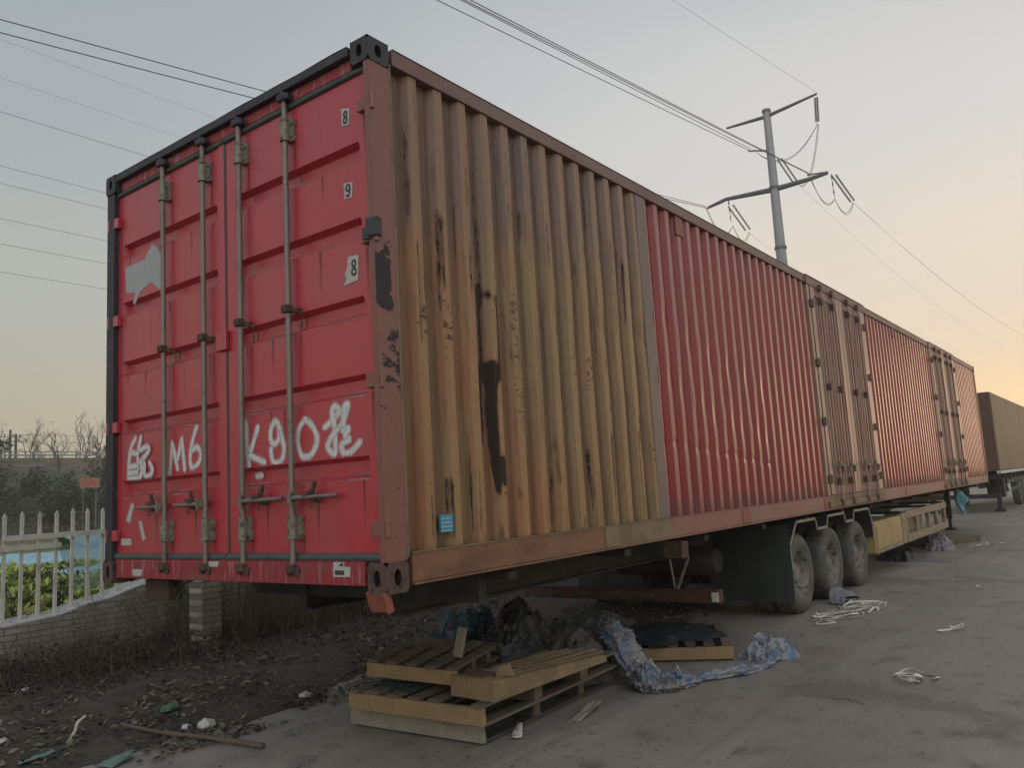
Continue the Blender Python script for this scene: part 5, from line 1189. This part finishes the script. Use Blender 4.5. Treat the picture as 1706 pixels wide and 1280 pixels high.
# ------------------------------------------------------------------ embankment and trees behind
def embank():
    b = MB(); ys_ = [60, 66, 69, 72, 75, 78, 80, 82, 118, 170]; hz = [.3, .5, 1.2, 3.2, 5.2, 6.9, 7.5, 7.6, 7.6, 7.4]; xs_ = np.arange(-60, 260, 3.0); n = len(xs_)
    vs = [(x, y, h+(.35*nz(x, y, 0, .12) if 60 < y < 80 else 0)) for y, h in zip(ys_, hz) for x in xs_]
    b.add(vs, [(j*n+i, j*n+i+1, (j+1)*n+i+1, (j+1)*n+i) for j in range(len(ys_)-1) for i in range(n-1)])
    kind(b.build('embankment', M['bank'], smooth=True), 'structure')
embank()
gr = thing('guard_rail', (30, 80.5, 7.5), 'long pale guard rail running along the top of the embankment', 'guard rail')
b = MB(); b.box(-40, 180, 80.4, 80.6, 7.72, 7.86); b.box(-40, 180, 80.45, 80.55, 8.10, 8.18); b.build('rail', M['concrete_pale'], gr)
for i in range(20): MB().box(15+i*2, 15.1+i*2, 80.4, 80.6, 7.4, 8.2).build('rail_post', M['grey_rail'], gr)
o = MB().box(24.5, 31, 77.6, 77.9, 6.1, 6.7).build('retaining_slab', M['grey_rail'], bevel=.03); tag(o, 'grey-blue concrete strip just below the guard rail on the embankment', 'slab')
def leafy(name, x, y, z, h, w, seed, m, label, n=900, group='shrubs and trees on the embankment', trunk=True):
    r_ = random.Random(seed); t = thing(name, (x, y, z), label, 'tree', group); tk = MB(); lf = MB(); tt = []
    blobs = []
    tk.tube([(x, y, z-.3), (x+.1, y, z+h*.35), (x+.05, y, z+h*.75)], [.12, .09, .03], 6)
    for k in range(11):
        a = r_.uniform(0, 6.28); rr = w*.5*r_.random()**.6; c = Vector((x+rr*math.cos(a), y+rr*math.sin(a), z+h*r_.uniform(.22, .92))); blobs.append((c, w*r_.uniform(.16, .34)))
        tk.tube([(x, y, z+h*.2), tuple((Vector((x, y, z+h*.45))+c)/2), tuple(c)], [.05, .035, .012], 4)
    for k in range(n):
        c, r0 = r_.choice(blobs); d = Vector((r_.gauss(0, 1), r_.gauss(0, 1), r_.gauss(0, .8))).normalized()*r0*r_.random()**.4; p = c+d; s_ = r_.uniform(.07, .20)
        dd = Vector((r_.gauss(0, 1), r_.gauss(0, 1), r_.gauss(0, 1))).normalized()*s_; w_ = dd.cross(Vector((r_.random(), r_.random(), 1))).normalized()*s_*.6
        lf.add([p-dd, p-w_, p+dd, p+w_], [(0, 1, 2, 3)]); tt += [min(1, max(0, r_.gauss(.5, .3)))]*4
    tk.build('trunk', M['bark'], t); lf.att = {'tint': tt}; lf.build('crown', M[m], t)
def bare(x, y, z, h, seed, label, m='bark', group='bare trees behind the embankment', tufts=0, spread=.5):
    r_ = random.Random(seed); t = thing('bare_tree', (x, y, z), label, 'tree', group); tk = MB(); br_ = MB()
    def grow(b, p, d, L_, r, depth):
        n = 3; pts = [p]
        for i in range(n): d = (d+Vector((r_.gauss(0, .12), r_.gauss(0, .12), .05))).normalized(); pts.append(pts[-1]+d*L_/n)
        b.tube(pts, [r*(1-.45*i/n) for i in range(n+1)], 4, cap=False)
        if depth > 0:
            for k in range(3 if depth > 1 else 4):
                nd = (d+Vector((r_.gauss(0, spread), r_.gauss(0, spread), r_.uniform(0, .35)))).normalized(); grow(br_, pts[r_.randint(1, n)], nd, L_*r_.uniform(.5, .75), r*.55, depth-1)
    grow(tk, Vector((x, y, z-.2)), Vector((0, 0, 1)), h*.55, h*.014, 3)
    tk.build('trunk', M[m], t); br_.build('branches', M[m], t)
    if tufts:
        lf = MB(); tt = []
        for _ in range(tufts):
            c = Vector((x+r_.gauss(0, h*.2), y+r_.gauss(0, h*.2), z+h*r_.uniform(.45, 1)))
            for _ in range(14):
                p = c+Vector((r_.gauss(0, .22), r_.gauss(0, .22), r_.gauss(0, .16))); s_ = r_.uniform(.05, .12); dd = Vector((r_.gauss(0, 1), r_.gauss(0, 1), r_.gauss(0, 1))).normalized()*s_; w_ = dd.cross(Vector((0.3, .2, 1))).normalized()*s_*.6
                lf.add([p-dd, p-w_, p+dd, p+w_], [(0, 1, 2, 3)]); tt += [r_.random()]*4
        lf.att = {'tint': tt}; lf.build('leaf_tufts', M['leaf_far'], t)
LF = [(21.0, 66, 5.6, 4.6), (24.0, 71, 4.3, 4.6), (26.5, 66, 3.3, 4.2), (28.6, 71.5, 3.0, 4.2), (29.4, 65.5, 3.6, 3.6), (31.4, 70, 4.6, 4.2), (33.0, 66, 3.9, 4.2), (34.6, 71, 5.2, 4.4), (36.5, 67, 4.6, 4.4), (38.4, 71.5, 5.0, 4.5), (18.5, 69, 5.5, 5), (16, 67, 5, 5), (41, 69, 5, 5)]
for i, (x, y, h, w) in enumerate(LF):
    zb = .45 if y < 68 else 1.0+(y-69)*.66
    leafy('shrub_tree', x, y, max(.45, zb), h, w, 40+i, 'leaf_far_grey' if i % 3 == 1 else 'leaf_far', 'grey-green bushy tree on the slope of the embankment' if i % 3 == 1 else 'dark green bushy tree on the slope of the embankment', n=1300, group='grey-green bushes on the embankment' if i % 3 == 1 else 'dark bushes on the embankment')
leafy('shrub_tree', 24.3, 74.5, 4.8, 4.3, 3.4, 90, 'leaf_far', 'rounded dark green tree rising above the embankment top at the left edge', n=1500, group=None)
for i, (x, y, h, tf) in enumerate([(41.5, 124, 8.5, 0), (43.5, 120, 7.5, 3), (45.5, 126, 9, 0), (47.5, 122, 8, 6), (49.5, 126, 8.2, 0), (50.5, 121, 7.2, 2), (52.5, 125, 8.8, 5), (54, 121, 8.5, 0), (55.5, 123, 9, 0), (57, 121, 8.5, 3), (58.5, 125, 9.5, 0), (60, 122, 10, 5), (39.5, 122, 8, 2), (62, 124, 9, 0), (46.3, 119, 6.8, 8), (44.6, 128, 9, 4), (48.4, 118, 6.5, 5), (56.2, 126, 10, 0), (59.3, 119, 8, 4)]):
    bare(x, y, 7.5, h, 60+i, 'bare tree with a few leaf tufts behind the embankment top' if tf else 'leafless twiggy tree behind the embankment top', tufts=tf, group='bare trees with leaf tufts' if tf else 'leafless trees')
bare(31.5, 76, 5.6, 4.2, 99, 'pale leaning bare tree on the embankment beside the container edge', spread=.8, group=None)
# far sign on the slope
sg = thing('slope_sign', (33.6, 64, .5), 'faded red sign board among the bushes on the slope', 'sign')
b = MB(); b.box(27.85, 29.4, 64.0, 64.06, 3.95, 4.75); b.build('board', M['sign_red'], sg)
b = MB()
for (x, z, w, h) in ((29.25, 4.25, .42, .06), (29.25, 4.5, .42, .06), (29.43, 4.2, .07, .45), (29.28, 4.68, .36, .05), (29.8, 4.3, .06, .4), (29.8, 4.62, .4, .06), (30.14, 4.25, .06, .42), (29.8, 4.42, .4, .05)): b.box(x-1.2, x-1.2+w, 63.985, 63.998, z-.1, z-.1+h)
b.build('sign_writing', M['sign_ink'], sg)
b = MB(); b.box(28.1, 28.18, 64.07, 64.15, .4, 4.5); b.box(29.1, 29.18, 64.07, 64.15, .4, 4.5); b.build('sign_posts', M['grey_rail'], sg)

# ------------------------------------------------------------------ power lines
pl = thing('power_pole', (54.0, 15.0, 0), 'tall tapered grey steel power pole with two crossarms behind the container', 'pole')
b = MB(); b.tube([(54, 15, 0), (54, 15.0, 15.3), (54, 15, 28.4)], [.56, .38, .255], 20); b.build('shaft', M['pole_steel'], pl, smooth=40)
for z, r in ((17.9, .37), (22.4, .32), (28.3, .26)): MB().tube([(54, 15, z-.10), (54, 15, z+.10)], r+.05, 20).build('flange', M['arm_steel'], pl, smooth=40)
b = MB(); b.tube([(54, 15.0, 27.9), (54, 18.1, 28.0)], [.14, .08], 10); b.tube([(54, 15.0, 27.9), (54, 11.35, 28.35)], [.14, .08], 10); b.build('crossarm', M['arm_steel'], pl)
b = MB(); b.tube([(54, 15.0, 22.3), (54, 18.7, 22.55), (54, 20.1, 22.3)], [.20, .14, .10], 10); b.tube([(54, 15.0, 22.3), (54, 12.4, 22.35), (54, 11.2, 22.45)], [.20, .15, .12], 10); b.build('crossarm', M['arm_steel'], pl)
def insul(p, q, n=16, r=.10):
    b = MB(); p = Vector(p); q = Vector(q); pts = []; rs = []
    for i in range(n):
        for f, k in ((0, .35), (.35, 1), (.65, .35)): pts.append(p+(q-p)*((i+f)/n)); rs.append(r*k)
    b.tube(pts+[q], rs+[r*.4], 8); b.build('insulator', M['insulator'], pl)
for (p, q) in (((54.1, 18.6, 22.0), (55.6, 18.0, 20.3)), ((54.3, 18.3, 22.1), (55.9, 17.75, 20.4)), ((54.4, 14.4, 24.6), (56.0, 13.8, 22.9)), ((54.1, 14.6, 24.5), (55.7, 14.0, 22.75)), ((54.1, 11.0, 22.2), (56.0, 10.4, 20.6)), ((54.4, 10.8, 22.3), (56.2, 10.2, 20.7)),
               ((53.9, 16.6, 25.7), (53.95, 15.2, 25.3)), ((54, 11.5, 28.1), (54, 11.6, 26.3)), ((54, 11.35, 28.1), (54, 11.45, 26.3)), ((53.9, 20.2, 22.2), (53.95, 18.8, 22.4)), ((53.9, 12.6, 22.65), (53.95, 11.3, 22.5))): insul(p, q)
insul((54, 18.5, 22.4), (54, 18.45, 20.7), 3, .06); insul((54, 11.0, 22.3), (54, 10.95, 20.6), 3, .06)
def cat(p0, p1, sag, n=60):
    p0, p1 = Vector(p0), Vector(p1)
    return [p0+(p1-p0)*(i/n)-Vector((0, 0, 4*sag*(i/n)*(1-i/n))) for i in range(n+1)]
for k in (0, .25):
    for p, q, sg in (((53.95, 16.0, 25.4), (54, 11.5, 26.2), 1.5), ((54+k, 11.5, 26.2), (56, 13.8, 22.8), 1.3), ((53.9-k, 20.2, 22.2), (54.3, 18.45, 20.5), 1.2), ((54.3, 18.45, 20.5), (55.8+k, 17.85, 20.2), .9), ((53.9+k, 12.4, 22.4), (54, 10.95, 20.5), 1.0), ((54, 10.95, 20.5), (56.1+k, 10.3, 20.6), .9)):
        MB().tube(cat(p, q, sg+k*.4, 24), .018, 5).build('jumper_cable', M['wire'], pl)
def wires(name, lines, r, m, label, group, cat_='wire'):
    b = MB()
    for p0, p1, sag in lines: b.tube(cat(p0, p1, sag, 90), r, 5, cap=False)
    o = b.build(name, M[m], smooth=True); tag(o, label, cat_, group); return o
def dirp(p, D, L_, dz=0): D = Vector((*D, 0)).normalized(); return (p[0]+D.x*L_, p[1]+D.y*L_, p[2]+dz)
for i, (p, D, sag, lab) in enumerate((((53.9, 20.2, 22.35), (-.98, .215), 1.15, 'upper of two heavy wires crossing the sky left of the container top'), ((53.9, 20.1, 22.2), (-.98, .212), 1.75, 'lower of two heavy wires crossing the sky left of the container top'),
        ((53.9, 16.5, 25.7), (-1, .14), .45, 'lowest of the bundled wires running from the top of the picture to the pole'), ((53.9, 16.4, 25.8), (-1, .128), .2, 'second lowest of the bundled wires running from the top of the picture to the pole'),
        ((53.9, 12.45, 22.75), (-1, .122), .75, 'upper bundled wire passing the pole to its right lower arm'), ((53.9, 12.4, 22.65), (-1, .125), .75, 'second upper bundled wire passing the pole to its right lower arm'))):
    wires('overhead_wire', [(p, dirp(p, D, 140), sag)], .022, 'wire', lab, 'power line wires')
wires('overhead_wire', [((54, 11.3, 28.4), dirp((54, 11.3, 28.4), (-1, .17), 140, 3), .2)], .010, 'wire_thin', 'single thin earth wire rising left from the tip of the top crossarm', 'power line wires')
for i, (p, q, sag, lab) in enumerate((((56.1, 10.3, 20.6), (170, 5.5, 22), 2.2, 'upper of the faint wires descending right from the pole'), ((56.2, 10.2, 20.5), (170, 5.0, 22), 2.5, 'second of the faint wires descending right from the pole'), ((56.1, 13.8, 22.8), (170, 9.0, 21), 3.0, 'third of the faint wires descending right from the pole'), ((55.8, 17.9, 20.2), (170, 13.5, 20), 3.5, 'lowest of the faint wires descending right from the pole'))):
    wires('overhead_wire', [(p, q, sag)], .008, 'wire_thin', lab, 'power line wires')
for i, (z, lab, th) in enumerate(((20.5, 'faintest topmost wire of the left-hand set', .005), (18.9, 'second wire down of the left-hand set, faint', .005), (17.5, 'third wire down of the left-hand set', .011), (15.3, 'fourth wire down of the left-hand set', .010), (14.6, 'fifth wire down of the left-hand set', .010), (13.2, 'sixth wire down of the left-hand set', .010), (12.2, 'seventh wire down of the left-hand set', .010), (11.1, 'lowest wire of the left-hand set', .010))):
    wires('overhead_wire', [((-70, 30, z+.3), (150, 30, z+.3), .35)], th, 'wire_thin', lab, 'wires left of the container')
for i, (x, y, h) in enumerate(((47.2, 128, 14.2), (46.4, 124, 13.2))):
    p = thing('railway_pole', (x, y, 7), 'taller dark railway pole on the skyline' if i == 0 else 'shorter dark railway pole beside the taller one', 'pole', 'railway poles on the skyline')
    b = MB(); b.tube([(x, y, 7), (x, y, h+.8)], [.22, .17], 8); b.build('shaft', M['bark'], p)
    b = MB(); b.box(x-.9, x+1.5 if i == 0 else x+.9, y-.05, y+.05, h-.3, h-.2)
    for k in (-.8, .4, 1.3): b.tube([(x+k, y, h-.25), (x+k, y, h+.15)], .08, 6)
    b.box(x-.2, x+.9, y-.04, y+.04, h-1.5, h-1.42); b.build('bracket', M['bark'], p)
for z, lab in ((14.4, 'upper railway wire low on the left skyline'), (13.3, 'middle railway wire low on the left skyline'), (11.8, 'lower railway wire low on the left skyline')):
    wires('overhead_wire', [((-30, 126, z), (160, 126, z), .3)], .03, 'wire_thin', lab, 'railway wires')

# ------------------------------------------------------------------ haze
def haze():
    m = bpy.data.materials.new('haze'); m.use_nodes = True; N = m.node_tree.nodes; L = m.node_tree.links; N.clear()
    out = N.new('ShaderNodeOutputMaterial'); v = N.new('ShaderNodeVolumePrincipled'); v.inputs['Color'].default_value = (.95, .93, .88, 1); v.inputs['Density'].default_value = HAZE; v.inputs['Anisotropy'].default_value = .3
    L.new(v.outputs[0], out.inputs['Volume'])
    kind(MB().box(-300, 300, -300, 300, -1.2, 36).build('haze', m), 'stuff')
HAZE = .0015
haze()
